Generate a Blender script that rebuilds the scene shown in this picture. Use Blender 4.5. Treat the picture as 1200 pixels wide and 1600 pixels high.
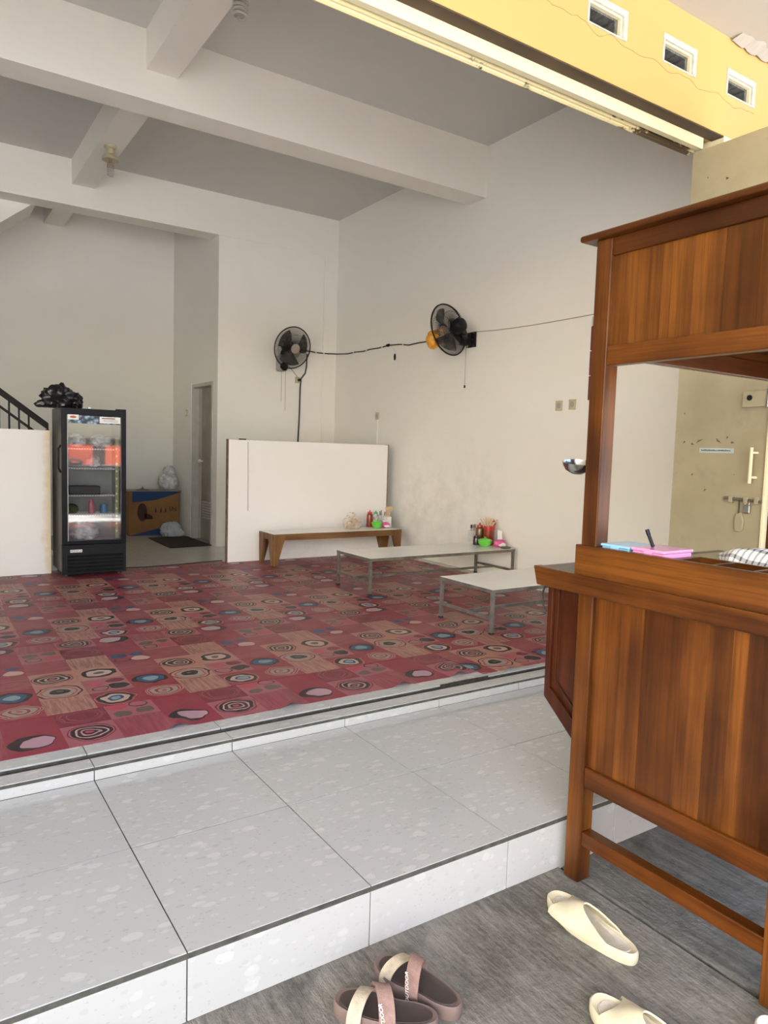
import bpy, bmesh, math, random
from mathutils import Vector, Matrix, noise as mnoise
random.seed(7)
for o in list(bpy.data.objects): bpy.data.objects.remove(o)
sc = bpy.context.scene
COL = sc.collection
S = 5.0/6.0        # the survey grid below counts a floor tile as 0.6; the real tiles are 50 cm

# ------------------------------------------------------------------ camera
cam_d = bpy.data.cameras.new('camera'); cam = bpy.data.objects.new('camera', cam_d); COL.objects.link(cam)
RIGHT = Vector((0.83501732, -0.54940430, 0.03001649))
DOWN = Vector((-0.02102807, -0.08637800, -0.99604049))
FWD = Vector((0.54982169, 0.83107987, -0.08368004))
CAM = Vector((-0.61305809, -1.84374862, 1.39325267))
m = Matrix.Identity(4)
for i in range(3):
    m[i][0] = RIGHT[i]; m[i][1] = -DOWN[i]; m[i][2] = -FWD[i]; m[i][3] = CAM[i]*S
cam.matrix_world = m
cam_d.sensor_fit = 'VERTICAL'; cam_d.sensor_height = 36.0; cam_d.sensor_width = 27.0
cam_d.lens = 1123.88139/1600*36.0
cam_d.clip_start = 0.05; cam_d.clip_end = 300
sc.camera = cam

# ------------------------------------------------------------------ sky, sun, exposure
w = bpy.data.worlds.new('sky'); sc.world = w; w.use_nodes = True
wn = w.node_tree.nodes; wl = w.node_tree.links
bg = wn['Background']
sky = wn.new('ShaderNodeTexSky'); sky.sky_type = 'NISHITA'; sky.sun_disc = False
sky.sun_elevation = math.radians(40); sky.sun_rotation = math.radians(240); sky.altitude = 50
sky.air_density = 1.0; sky.dust_density = 3.0; sky.ozone_density = 1.0
wl.new(sky.outputs[0], bg.inputs[0]); bg.inputs[1].default_value = 0.30
sun_d = bpy.data.lights.new('sun', 'SUN'); sun_d.energy = 10.0; sun_d.angle = math.radians(1.5); sun_d.color = (1.0, .98, .955)
sun = bpy.data.objects.new('sun', sun_d); COL.objects.link(sun)
sd = Vector((0.80, 0.42, -0.80)).normalized()          # direction of travel: from the street, over the left shoulder
sun.rotation_euler = (-sd).to_track_quat('Z', 'Y').to_euler()
sun.location = (0, -6, 8)
vs = sc.view_settings
vs.view_transform = 'Standard'; vs.look = 'None'; vs.gamma = 1.0; vs.use_curve_mapping = False
vs.exposure = 1.66

# ------------------------------------------------------------------ node helpers
def mat_new(name):
    m = bpy.data.materials.new(name); m.use_nodes = True
    nt = m.node_tree; b = nt.nodes['Principled BSDF']
    return m, nt, b
def lin(r, g, b):
    f = lambda c: (c/255/12.92) if c/255 <= .04045 else ((c/255+.055)/1.055)**2.4
    return (f(r), f(g), f(b), 1.0)
def N(nt, t, **kw):
    n = nt.nodes.new(t)
    for k, v in kw.items(): setattr(n, k, v)
    return n
def setin(nt, sock, v):
    if isinstance(v, bpy.types.NodeSocket): nt.links.new(v, sock)
    else: sock.default_value = v
def math_(nt, op, a, b=None, c=None):
    n = N(nt, 'ShaderNodeMath', operation=op); setin(nt, n.inputs[0], a)
    if b is not None: setin(nt, n.inputs[1], b)
    if c is not None: setin(nt, n.inputs[2], c)
    return n.outputs[0]
def mix(nt, f, a, b, blend='MIX'):
    n = N(nt, 'ShaderNodeMix', data_type='RGBA', blend_type=blend)
    setin(nt, n.inputs[0], f); setin(nt, n.inputs[6], a); setin(nt, n.inputs[7], b)
    return n.outputs[2]
def ramp(nt, f, stops, const=False):
    n = N(nt, 'ShaderNodeValToRGB'); r = n.color_ramp
    if const: r.interpolation = 'CONSTANT'
    while len(r.elements) < len(stops): r.elements.new(0.5)
    for e, (p, c) in zip(r.elements, stops):
        e.position = p; e.color = c if len(c) == 4 else (*c, 1)
    setin(nt, n.inputs[0], f)
    return n
def coords(nt, kind='Object', scale=(1, 1, 1), loc=(0, 0, 0), rand=False):
    t = N(nt, 'ShaderNodeTexCoord'); v = t.outputs[kind]
    if rand:
        oi = N(nt, 'ShaderNodeObjectInfo')
        a = N(nt, 'ShaderNodeVectorMath', operation='MULTIPLY'); 
        cb = N(nt, 'ShaderNodeCombineXYZ')
        nt.links.new(oi.outputs['Random'], cb.inputs[0]); nt.links.new(oi.outputs['Random'], cb.inputs[1]); nt.links.new(oi.outputs['Random'], cb.inputs[2])
        nt.links.new(cb.outputs[0], a.inputs[0]); a.inputs[1].default_value = (37.0, 53.0, 71.0)
        d = N(nt, 'ShaderNodeVectorMath', operation='ADD'); nt.links.new(v, d.inputs[0]); nt.links.new(a.outputs[0], d.inputs[1]); v = d.outputs[0]
    mp = N(nt, 'ShaderNodeMapping'); mp.inputs['Scale'].default_value = scale; mp.inputs['Location'].default_value = loc
    nt.links.new(v, mp.inputs[0])
    return mp.outputs[0]
def noise(nt, vec, scale, detail=4, rough=.55, dist=0):
    n = N(nt, 'ShaderNodeTexNoise'); nt.links.new(vec, n.inputs['Vector'])
    n.inputs['Scale'].default_value = scale; n.inputs['Detail'].default_value = detail
    n.inputs['Roughness'].default_value = rough; n.inputs['Distortion'].default_value = dist
    return n.outputs[0]
def bump(nt, b, h, strength=.3, dist=.01):
    n = N(nt, 'ShaderNodeBump'); n.inputs['Strength'].default_value = strength; n.inputs['Distance'].default_value = dist
    nt.links.new(h, n.inputs['Height']); nt.links.new(n.outputs[0], b.inputs['Normal'])

def plain(name, col, rough=.5, metal=0, var=.06, vscale=6, spec=.5, coat=0, bmp=0, trans=0, alpha=1):
    m, nt, b = mat_new(name)
    v = coords(nt); n = noise(nt, v, vscale, 5)
    d = tuple(max(0, c*(1-var*2)) for c in col[:3])+(1,); l = tuple(min(1, c*(1+var)) for c in col[:3])+(1,)
    r = ramp(nt, n, [(.3, d), (.7, l)])
    nt.links.new(r.outputs[0], b.inputs['Base Color'])
    b.inputs['Roughness'].default_value = rough; b.inputs['Metallic'].default_value = metal
    b.inputs['Specular IOR Level'].default_value = spec; b.inputs['Coat Weight'].default_value = coat
    if trans: b.inputs['Transmission Weight'].default_value = trans
    if alpha < 1: b.inputs['Alpha'].default_value = alpha
    if bmp: bump(nt, b, noise(nt, v, vscale*6, 4), bmp, .004)
    return m

def wall_paint(name, col, stains=(), rough=.6, speck=True, edge=None):
    """white emulsion with faint roller mottling; stains = (x,y,z,radius,strength) of grubby patches"""
    m, nt, b = mat_new(name)
    g = N(nt, 'ShaderNodeNewGeometry'); pos = g.outputs['Position']
    n1 = noise(nt, pos, .7, 4, .6); n2 = noise(nt, pos, 9, 4, .6)
    c = ramp(nt, n1, [(.3, tuple(k*.955 for k in col[:3])), (.7, col[:3])]).outputs[0]
    c = mix(nt, math_(nt, 'MULTIPLY', n2, .05), c, (.55, .52, .45, 1))
    for (x, y, z, r, s) in stains:
        dv = N(nt, 'ShaderNodeVectorMath', operation='DISTANCE'); nt.links.new(pos, dv.inputs[0]); dv.inputs[1].default_value = (x*S, y*S, z*S)
        fall = math_(nt, 'SUBTRACT', 1.0, math_(nt, 'DIVIDE', dv.outputs['Value'], r*S)); fall = math_(nt, 'MAXIMUM', fall, 0.0)
        bl = ramp(nt, noise(nt, pos, 5.5, 6, .7), [(.40, (0, 0, 0)), (.85, (1, 1, 1))]).outputs[0]
        f = math_(nt, 'MULTIPLY', math_(nt, 'MULTIPLY', fall, bl), s)
        c = mix(nt, f, c, (.36, .34, .29, 1))
    if edge:
        sep = N(nt, 'ShaderNodeSeparateXYZ'); nt.links.new(pos, sep.inputs[0])
        e = math_(nt, 'ADD', sep.outputs[0], math_(nt, 'MULTIPLY', noise(nt, pos, 7, 5, .6), .12))
        f = ramp(nt, math_(nt, 'SUBTRACT', e, edge-.5), [(.53, (0, 0, 0)), (.58, (1, 1, 1))]).outputs[0]
        c = mix(nt, math_(nt, 'MULTIPLY', f, .8), c, lin(212, 190, 146))
    nt.links.new(c, b.inputs['Base Color']); b.inputs['Roughness'].default_value = rough
    b.inputs['Specular IOR Level'].default_value = .3
    bump(nt, b, noise(nt, pos, 60, 3), .06, .003)
    return m

def wood_mat(name, axis, dark, light, rough=.28, coat=.35, scale=1.0, tint=True):
    m, nt, b = mat_new(name)
    st = [9, 9, 9]; st[axis] = .55
    v = coords(nt, 'Object', tuple(k*scale for k in st), rand=True)
    n = noise(nt, v, 1.3, 6, .6, .5)
    fine = [60, 60, 60]; fine[axis] = 1.6
    v2 = coords(nt, 'Object', tuple(k*scale for k in fine), rand=True); n2 = noise(nt, v2, 1.6, 3, .7)
    bl = noise(nt, coords(nt, 'Object', (2, 2, 2), rand=True), 1.5, 3)
    f = math_(nt, 'ADD', math_(nt, 'MULTIPLY', n, .62), math_(nt, 'MULTIPLY', bl, .38))
    c = ramp(nt, f, [(.38, dark), (.5, tuple(a*.55+c*.45 for a, c in zip(dark, light))), (.62, light)]).outputs[0]
    c = mix(nt, math_(nt, 'MULTIPLY', ramp(nt, n2, [(.45, (0, 0, 0)), (.62, (1, 1, 1))]).outputs[0], .32), c, tuple(k*.35 for k in dark[:3])+(1,))
    if tint:
        oi = N(nt, 'ShaderNodeObjectInfo'); c = mix(nt, 1.0, c, oi.outputs['Color'], 'MULTIPLY')
    nt.links.new(c, b.inputs['Base Color'])
    b.inputs['Roughness'].default_value = rough; b.inputs['Specular IOR Level'].default_value = .3
    bump(nt, b, n2, .05, .002)
    return m

# ------------------------------------------------------------------ mesh helpers
class MB:
    def __init__(s): s.v = []; s.f = []; s.mi = []
    def add(s, vs, fs, mi=0):
        n = len(s.v); s.v += [tuple(p) for p in vs]; s.f += [tuple(i+n for i in f) for f in fs]; s.mi += [mi]*len(fs); return s
    def box(s, x0, y0, z0, x1, y1, z1, mi=0):
        x0, x1 = min(x0, x1), max(x0, x1); y0, y1 = min(y0, y1), max(y0, y1); z0, z1 = min(z0, z1), max(z0, z1)
        return s.add([(x0,y0,z0),(x1,y0,z0),(x1,y1,z0),(x0,y1,z0),(x0,y0,z1),(x1,y0,z1),(x1,y1,z1),(x0,y1,z1)],
                     [(0,3,2,1),(4,5,6,7),(0,1,5,4),(1,2,6,5),(2,3,7,6),(3,0,4,7)], mi)
    def hexa(s, pts, mi=0):          # 8 points, bottom ring then top ring
        return s.add(pts, [(0,3,2,1),(4,5,6,7),(0,1,5,4),(1,2,6,5),(2,3,7,6),(3,0,4,7)], mi)
    def prism(s, poly, axis, a, b, mi=0):
        def P(u, v, w):
            return (w, u, v) if axis == 0 else ((u, w, v) if axis == 1 else (u, v, w))
        n = len(poly); vs = [P(u, v, a) for u, v in poly]+[P(u, v, b) for u, v in poly]
        fs = [tuple(range(n)), tuple(range(2*n-1, n-1, -1))]+[(i, i+n, (i+1) % n+n, (i+1) % n) for i in range(n)]
        return s.add(vs, fs, mi)
    def cyl(s, p, q, r, n=12, r2=None, mi=0):
        p = Vector(p); q = Vector(q); d = (q-p).normalized(); r2 = r if r2 is None else r2
        a = d.orthogonal().normalized(); b = d.cross(a)
        vs = []; 
        for k in range(n):
            t = 2*math.pi*k/n; e = a*math.cos(t)+b*math.sin(t); vs.append(p+e*r)
        for k in range(n):
            t = 2*math.pi*k/n; e = a*math.cos(t)+b*math.sin(t); vs.append(q+e*r2)
        fs = [(k, (k+1) % n, (k+1) % n+n, k+n) for k in range(n)]+[tuple(range(n-1, -1, -1)), tuple(range(n, 2*n))]
        return s.add(vs, fs, mi)
    def tube(s, pts, r, n=8, mi=0, closed=False):
        pts = [Vector(p) for p in pts]; L = len(pts); vs = []; prev = None
        for i, p in enumerate(pts):
            if closed: d = (pts[(i+1) % L]-pts[i-1]).normalized()
            else: d = (pts[min(i+1, L-1)]-pts[max(i-1, 0)]).normalized()
            if prev is None: a = d.orthogonal().normalized()
            else:
                a = prev-d*prev.dot(d); a = a.normalized() if a.length > 1e-6 else d.orthogonal().normalized()
            prev = a; b = d.cross(a); rr = r[i] if isinstance(r, (list, tuple)) else r
            for k in range(n):
                t = 2*math.pi*k/n; vs.append(p+(a*math.cos(t)+b*math.sin(t))*rr)
        fs = []
        for i in range(L if closed else L-1):
            j = (i+1) % L
            for k in range(n): fs.append((i*n+k, i*n+(k+1) % n, j*n+(k+1) % n, j*n+k))
        if not closed: fs += [tuple(range(n-1, -1, -1)), tuple(range((L-1)*n, L*n))]
        return s.add(vs, fs, mi)
    def lathe(s, prof, c=(0, 0, 0), n=20, axis=None, mi=0, cap=True):
        ax = Vector(axis).normalized() if axis is not None else Vector((0, 0, 1))
        a = ax.orthogonal().normalized() if axis is not None else Vector((1, 0, 0)); b = ax.cross(a); c = Vector(c)
        vs = []; fs = []
        for (r, h) in prof:
            for k in range(n):
                t = 2*math.pi*k/n; vs.append(c+ax*h+(a*math.cos(t)+b*math.sin(t))*r)
        for i in range(len(prof)-1):
            for k in range(n): fs.append((i*n+k, i*n+(k+1) % n, (i+1)*n+(k+1) % n, (i+1)*n+k))
        if cap: fs += [tuple(range(n-1, -1, -1)), tuple(range((len(prof)-1)*n, len(prof)*n))]
        return s.add(vs, fs, mi)
    def blob(s, c, r, amp=.15, freq=2.0, seed=0, nu=28, nv=18, flat=None, ridge=False, mi=0):
        """rounded crumpled form (bags, cloth): a noisy ellipsoid, flat = lowest z it may reach"""
        vs = []; c = Vector(c)
        for j in range(nv+1):
            ph = math.pi*j/nv
            for i in range(nu):
                t = 2*math.pi*i/nu; d = Vector((math.sin(ph)*math.cos(t), math.sin(ph)*math.sin(t), math.cos(ph)))
                q = d*freq+Vector((seed*3.1, seed*1.7, seed*2.3)); k = mnoise.noise(q)
                k2 = mnoise.noise(q*2.7); 
                if ridge: k = .7*(1-2*abs(k))-.25; k2 = 1-2*abs(k2)
                f = 1+amp*(k+.45*k2)
                p = Vector((c.x+d.x*r[0]*f, c.y+d.y*r[1]*f, c.z+d.z*r[2]*f))
                if flat is not None and p.z < flat: p.z = flat
                vs.append(p)
        fs = []
        for j in range(nv):
            for i in range(nu): fs.append((j*nu+i, (j+1)*nu+i, (j+1)*nu+(i+1) % nu, j*nu+(i+1) % nu))
        return s.add(vs, fs, mi)

OFF = {}
def obj(name, mb, mat, parent=None, base=None, bevel=0, smooth=False, col=None, seg=2):
    """links one mesh object. Coordinates are survey units; children share the origin of their root."""
    if parent is not None: off = OFF[parent.name]
    elif base is not None: off = Vector(base)
    else:
        xs = [p[0] for p in mb.v]; ys = [p[1] for p in mb.v]; zs = [p[2] for p in mb.v]
        off = Vector(((min(xs)+max(xs))/2, (min(ys)+max(ys))/2, min(zs)))
    me = bpy.data.meshes.new(name)
    me.from_pydata([tuple((Vector(p)-off)*S) for p in mb.v], [], mb.f); me.update()
    bm = bmesh.new(); bm.from_mesh(me); bmesh.ops.recalc_face_normals(bm, faces=bm.faces); bm.to_mesh(me); bm.free()
    for mm in (mat if isinstance(mat, (list, tuple)) else [mat]): me.materials.append(mm)
    if isinstance(mat, (list, tuple)): me.polygons.foreach_set('material_index', mb.mi)
    if smooth:
        me.polygons.foreach_set('use_smooth', [True]*len(me.polygons)); me.set_sharp_from_angle(angle=math.radians(42))
    o = bpy.data.objects.new(name, me); COL.objects.link(o)
    if parent is not None: o.parent = parent
    else: o.location = off*S
    OFF[o.name] = off
    if col: o.color = (*col, 1) if len(col) == 3 else col
    if bevel:
        bv = o.modifiers.new('bevel', 'BEVEL'); bv.width = bevel*S; bv.segments = seg; bv.limit_method = 'ANGLE'; bv.angle_limit = math.radians(40)
    return o
def tag(o, label, cat, group=None):
    o['label'] = label; o['category'] = cat
    if group: o['group'] = group
    return o
def struct(o, label=None):
    o['kind'] = 'structure'
    if label: o['label'] = label
    return o
def thing(name, label, cat, loc, group=None, rot=None, local=False):
    o = bpy.data.objects.new(name, None); COL.objects.link(o); o.empty_display_size = .05
    o.location = Vector(loc)*S
    if rot is not None: o.rotation_euler = rot
    OFF[o.name] = Vector((0, 0, 0)) if (local or rot is not None) else Vector(loc)
    if label: tag(o, label, cat, group)
    return o
def sempty(name, loc, label=None):
    o = thing(name, None, None, loc); return struct(o, label)
def copies(src, name, parent, locs):
    """more of one piece, sharing its mesh"""
    r = []
    for l in locs:
        c = src.copy(); COL.objects.link(c); c.name = name; c.location = Vector(l)*S; r.append(c)
    return r
def text(name, s, size, M, mat, parent, mirror=False, extr=.0004):
    cu = bpy.data.curves.new(name, 'FONT'); cu.body = s; cu.size = size*S; cu.align_x = 'CENTER'; cu.align_y = 'CENTER'; cu.extrude = extr
    t = bpy.data.objects.new(name, cu); COL.objects.link(t)
    dg = bpy.context.evaluated_depsgraph_get(); me = bpy.data.meshes.new_from_object(t.evaluated_get(dg))
    bpy.data.objects.remove(t)
    off = OFF[parent.name]
    o = bpy.data.objects.new(name, me); COL.objects.link(o); me.materials.clear(); me.materials.append(mat)
    MM = M.copy(); MM.translation = (MM.translation-off)*S
    if mirror: MM = MM @ Matrix.Diagonal((-1, 1, 1, 1))
    me.transform(MM); o.parent = parent; OFF[o.name] = off
    return o
def frame(o, x, y):           # matrix from origin and the text's right/up directions
    x = Vector(x).normalized(); y = Vector(y).normalized(); z = x.cross(y)
    M = Matrix.Identity(4)
    for i in range(3): M[i][0] = x[i]; M[i][1] = y[i]; M[i][2] = z[i]; M[i][3] = o[i]
    return M

# ------------------------------------------------------------------ materials
WHITE = (.87, .845, .775)
M = {}
M['paint'] = wall_paint('paint', WHITE)
M['paint_right'] = wall_paint('paint_right', WHITE, stains=[(4.78, 4.9, .75, 1.1, .36), (4.78, 5.7, .6, .9, .36), (4.78, 4.2, .9, .7, .2)])
M['paint_half'] = wall_paint('paint_half', (.82, .77, .71), edge=.435)
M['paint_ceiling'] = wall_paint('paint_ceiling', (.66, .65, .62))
M['yellow'] = wall_paint('yellow', lin(205, 170, 103)[:3], stains=[(4.1, 1.1, 3.75, .35, .35), (4.5, 1.1, 4.0, .5, .4)])
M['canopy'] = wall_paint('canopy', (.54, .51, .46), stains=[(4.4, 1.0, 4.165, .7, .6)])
M['board_white'] = wall_paint('board_white', (.86, .82, .77), stains=[(3.4, 5.98, .2, .5, .35), (4.2, 5.98, .3, .3, .3)])

def terrazzo(name, base, rough=.12, k=1.0):
    m, nt, b = mat_new(name)
    v = coords(nt, 'Object', (1, 1.0, 1), rand=True)
    dn = noise(nt, v, 9, 3); dv = N(nt, 'ShaderNodeVectorMath', operation='MULTIPLY_ADD')
    cb = N(nt, 'ShaderNodeCombineXYZ'); nt.links.new(dn, cb.inputs[0]); nt.links.new(math_(nt, 'MULTIPLY', dn, -.7), cb.inputs[1])
    nt.links.new(cb.outputs[0], dv.inputs[0]); dv.inputs[1].default_value = (.05, .05, .05); nt.links.new(v, dv.inputs[2])
    c = base
    for sc_, thr, colr, amt in ((15, .26, (.70, .71, .70, 1), .34), (30, .26, (.66, .66, .65, 1), .30), (23, .12, (.30, .30, .29, 1), .35), (70, .13, (.26, .25, .23, 1), .5)):
        vo = N(nt, 'ShaderNodeTexVoronoi'); mp = N(nt, 'ShaderNodeMapping'); mp.inputs['Scale'].default_value = (1, 1.9, 1.5); mp.inputs['Rotation'].default_value = (0, 0, sc_)
        nt.links.new(dv.outputs[0], mp.inputs[0]); nt.links.new(mp.outputs[0], vo.inputs['Vector']); vo.inputs['Scale'].default_value = sc_
        sp = N(nt, 'ShaderNodeSeparateColor'); nt.links.new(vo.outputs['Color'], sp.inputs[0])
        pick = math_(nt, 'LESS_THAN', sp.outputs[0], .33)
        f = ramp(nt, math_(nt, 'SUBTRACT', vo.outputs['Distance'], math_(nt, 'MULTIPLY', sp.outputs[1], .12)), [(thr, (1, 1, 1)), (thr+.05, (0, 0, 0))]).outputs[0]
        c = mix(nt, math_(nt, 'MULTIPLY', math_(nt, 'MULTIPLY', f, pick), amt*k), c, colr)
    g = noise(nt, v, 2.2, 4); c = mix(nt, math_(nt, 'MULTIPLY', g, .12), c, (.5, .48, .43, 1))
    nt.links.new(c, b.inputs['Base Color'])
    nt.links.new(math_(nt, 'ADD', math_(nt, 'MULTIPLY', noise(nt, v, 6, 4), .14), rough-.05), b.inputs['Roughness'])
    return m
M['terrazzo'] = terrazzo('terrazzo', (.455, .47, .475, 1), .09, .85)
M['terrazzo_riser'] = terrazzo('terrazzo_riser', (.45, .455, .45, 1), .2, .55)
M['tile_old'] = terrazzo('tile_old', (.55, .53, .47, 1), .12)
M['grout'] = plain('grout', (.075, .073, .06), .85, var=.25, vscale=30, bmp=.4)
M['groove'] = plain('groove_dirt', (.055, .046, .034), .9, var=.3, vscale=40, bmp=.6)

def concrete(name, a, b_, sc=1.0):
    m, nt, b = mat_new(name)
    v = coords(nt, 'Object', (1, 1, 1)); vs_ = coords(nt, 'Object', (26*sc, 3.2*sc, 10)) 
    n1 = noise(nt, v, 2.4, 6, .65); n2 = noise(nt, vs_, 2.4, 5, .7); n3 = noise(nt, v, 55, 3, .7); n4 = noise(nt, v, 5.5, 5, .6)
    f = math_(nt, 'ADD', math_(nt, 'MULTIPLY', n1, .45), math_(nt, 'ADD', math_(nt, 'MULTIPLY', n2, .38), math_(nt, 'MULTIPLY', n3, .17)))
    c = ramp(nt, f, [(.42, a), (.585, b_)]).outputs[0]
    st = ramp(nt, n4, [(.56, (0, 0, 0)), (.7, (1, 1, 1))]).outputs[0]
    c = mix(nt, math_(nt, 'MULTIPLY', st, .55), c, tuple(k*.4 for k in a[:3])+(1,))
    nt.links.new(c, b.inputs['Base Color']); b.inputs['Roughness'].default_value = .85
    bump(nt, b, math_(nt, 'ADD', n2, math_(nt, 'MULTIPLY', n3, .8)), .7, .010)
    return m
M['concrete'] = concrete('concrete', (.085, .081, .068, 1), (.235, .225, .195, 1))
M['concrete2'] = concrete('concrete2', (.09, .09, .08, 1), (.22, .22, .2, 1), .6)
M['street'] = plain('street', (.55, .545, .525), .9, var=.12, vscale=3)

WD = (.040, .0118, .0026, 1); WL = (.158, .057, .0092, 1)
WOOD = {a: wood_mat('teak_'+n, a, WD, WL) for a, n in ((0, 'x'), (1, 'y'), (2, 'z'))}
BENCHW = {a: wood_mat('bench_wood_'+n, a, (.115, .050, .018, 1), (.25, .125, .045, 1), .45, .05) for a, n in ((0, 'x'), (2, 'z'))}
M['wood_dark'] = wood_mat('mahogany', 2, (.026, .0065, .0024, 1), (.07, .018, .006, 1), .22, .8)
M['counter_top'] = plain('counter_top', (.09, .07, .06), .35, var=.35, vscale=30)
M['steel'] = plain('galvanised_steel', (.30, .30, .28), .42, .75, .18, 14)
M['steel_dark'] = plain('painted_steel', (.20, .185, .15), .5, .45, .2, 14)
M['laminate'] = plain('white_laminate', (.84, .83, .79), .22, var=.03, vscale=3)
M['chrome'] = plain('stainless', (.55, .55, .53), .2, 1, .06, 5)
M['black_gloss'] = plain('black_gloss', (.008, .008, .009), .28, var=.1, spec=.18)
M['black'] = plain('black_plastic', (.010, .010, .011), .45, var=.15, spec=.2)
M['iron'] = plain('black_iron', (.014, .010, .008), .55, var=.15, spec=.2)
M['fridge_side'] = plain('fridge_side', (.07, .066, .06), .35, .1, .1, 3)
M['fridge_in'] = plain('fridge_liner', (.40, .41, .39), .4, var=.04)
M['white_plastic'] = plain('white_plastic', (.78, .77, .73), .35, var=.04)
M['cream_plastic'] = plain('cream_plastic', (.52, .46, .29), .4, var=.08)
M['grey_plastic'] = plain('grey_plastic', (.35, .34, .32), .4, var=.05)
M['green'] = plain('green_plastic', (.16, .62, .08), .35, var=.05, spec=.5)
M['pink'] = plain('pink_wrap', (.75, .12, .33), .4, var=.15, vscale=30)
M['pink_box'] = plain('pink_box', (.78, .33, .58), .2, var=.05, coat=.3)
M['blue_box'] = plain('blue_box', (.30, .58, .80), .2, var=.05, coat=.3)
M['red'] = plain('red_plastic', (.50, .03, .02), .35, var=.1)
M['sauce'] = plain('chili_sauce', (.28, .035, .012), .3, var=.15, vscale=10, coat=.4)
M['soy'] = plain('soy_sauce', (.028, .015, .010), .25, coat=.4)
M['oil'] = plain('brown_sauce', (.20, .085, .025), .3, var=.2, vscale=12, coat=.4)
M['teal'] = plain('teal_plastic', (.02, .34, .22), .4)
M['tan'] = plain('bamboo', (.66, .46, .25), .6, var=.12, vscale=20)
M['paper'] = plain('paper', (.82, .80, .77), .8, var=.05, vscale=20)
M['orange_bag'] = plain('orange_bag', (.85, .38, .03), .4, var=.2, vscale=20)
M['black_bag'] = plain('black_bag', (.008, .008, .009), .25, var=.2, vscale=20)
M['cardboard'] = plain('cardboard', lin(150, 108, 66)[:3], .85, var=.08, vscale=5)
M['blue_print'] = plain('blue_print', (.008, .05, .16), .6, var=.1)
M['brown_print'] = plain('brown_print', (.06, .02, .012), .7)
M['mat'] = plain('doormat', (.030, .017, .006), .95, var=.4, vscale=60, bmp=.8)
M['door_grey'] = plain('door_grey', (.30, .275, .22), .5, var=.12, vscale=4)
M['alu'] = plain('door_frame', (.50, .48, .43), .45, .2, .08, 6)
M['rubber'] = plain('rubber', (.03, .03, .03), .8)
M['wire_black'] = plain('wire_black', (.02, .02, .02), .5)
M['wire_grey'] = plain('wire_grey', (.30, .29, .26), .6)
M['beige_eva'] = plain('beige_foam', lin(203, 194, 166)[:3], .6, var=.12, vscale=9, bmp=.15)
M['beige_in'] = plain('beige_insole', lin(196, 190, 176)[:3], .65, var=.08, vscale=30, bmp=.3)
M['grey_eva'] = plain('grey_foam', lin(205, 203, 198)[:3], .6, var=.1, vscale=9)
M['brown_sole'] = plain('brown_sole', lin(112, 95, 90)[:3], .65, var=.08, vscale=12)
M['brown_in'] = plain('brown_insole', lin(66, 56, 53)[:3], .7, var=.12, vscale=14)
M['strap_beige'] = plain('strap_beige', lin(190, 177, 156)[:3], .8, var=.12, vscale=70, bmp=.5)
M['strap_pink'] = plain('strap_mauve', lin(146, 118, 110)[:3], .8, var=.12, vscale=70, bmp=.5)
M['ink'] = plain('dark_ink', (.03, .03, .03), .6)
M['letter'] = plain('letter_white', (.8, .78, .74), .6)
M['soffit'] = plain('soffit_brown', (.085, .055, .030), .8, var=.15, vscale=4)
M['vent_frame'] = plain('vent_frame', (.60, .58, .51), .6, var=.12, vscale=20)
M['edge_brown'] = plain('board_edge', (.20, .13, .08), .8, var=.2, vscale=20)

def film(name, col, opac, rough=.15):
    """clear crumpled plastic: partly see-through, glossy"""
    m, nt, b = mat_new(name)
    v = coords(nt); n = noise(nt, v, 14, 5, .6)
    b.inputs['Base Color'].default_value = (*col, 1); b.inputs['Roughness'].default_value = rough
    nt.links.new(ramp(nt, n, [(.35, (opac*.5,)*3), (.65, (min(1, opac*1.4),)*3)]).outputs[0], b.inputs['Alpha'])
    return m
M['film'] = film('clear_film', (.78, .70, .60), .34)
M['film_white'] = film('white_film', (.78, .79, .78), .8, .3)
M['film_bottle'] = film('bottle_clear', (.75, .70, .62), .45)
def pane(name, k=.14, tint=(1, 1, 1, 1)):
    m, nt, b = mat_new(name)
    tr = N(nt, 'ShaderNodeBsdfTransparent'); tr.inputs[0].default_value = tint
    gl = N(nt, 'ShaderNodeBsdfGlossy'); gl.inputs['Roughness'].default_value = .03
    lw = N(nt, 'ShaderNodeLayerWeight'); lw.inputs[0].default_value = .35
    mx = N(nt, 'ShaderNodeMixShader'); nt.links.new(math_(nt, 'MAXIMUM', lw.outputs['Fresnel'], k), mx.inputs[0])
    nt.links.new(tr.outputs[0], mx.inputs[1]); nt.links.new(gl.outputs[0], mx.inputs[2])
    nt.links.new(mx.outputs[0], nt.nodes['Material Output'].inputs[0])
    return m
M['glass'] = pane('glass', .15)
def steel_door():
    m, nt, b = mat_new('door_paint')
    g = N(nt, 'ShaderNodeNewGeometry'); pos = g.outputs['Position']
    c = ramp(nt, noise(nt, pos, 1.8, 5, .6), [(.3, lin(160, 149, 118)), (.7, lin(180, 170, 140))]).outputs[0]
    st = ramp(nt, noise(nt, pos, 6, 6, .7), [(.56, (0, 0, 0)), (.75, (1, 1, 1))]).outputs[0]
    c = mix(nt, math_(nt, 'MULTIPLY', st, .35), c, (.24, .21, .15, 1))
    chip = ramp(nt, noise(nt, pos, 17, 3, .5), [(.725, (0, 0, 0)), (.735, (1, 1, 1))]).outputs[0]
    c = mix(nt, chip, c, (.05, .04, .03, 1))
    nt.links.new(c, b.inputs['Base Color']); b.inputs['Roughness'].default_value = .45
    bump(nt, b, noise(nt, pos, 5, 3), .12, .01)
    return m
M['steel_door'] = steel_door()
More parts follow.
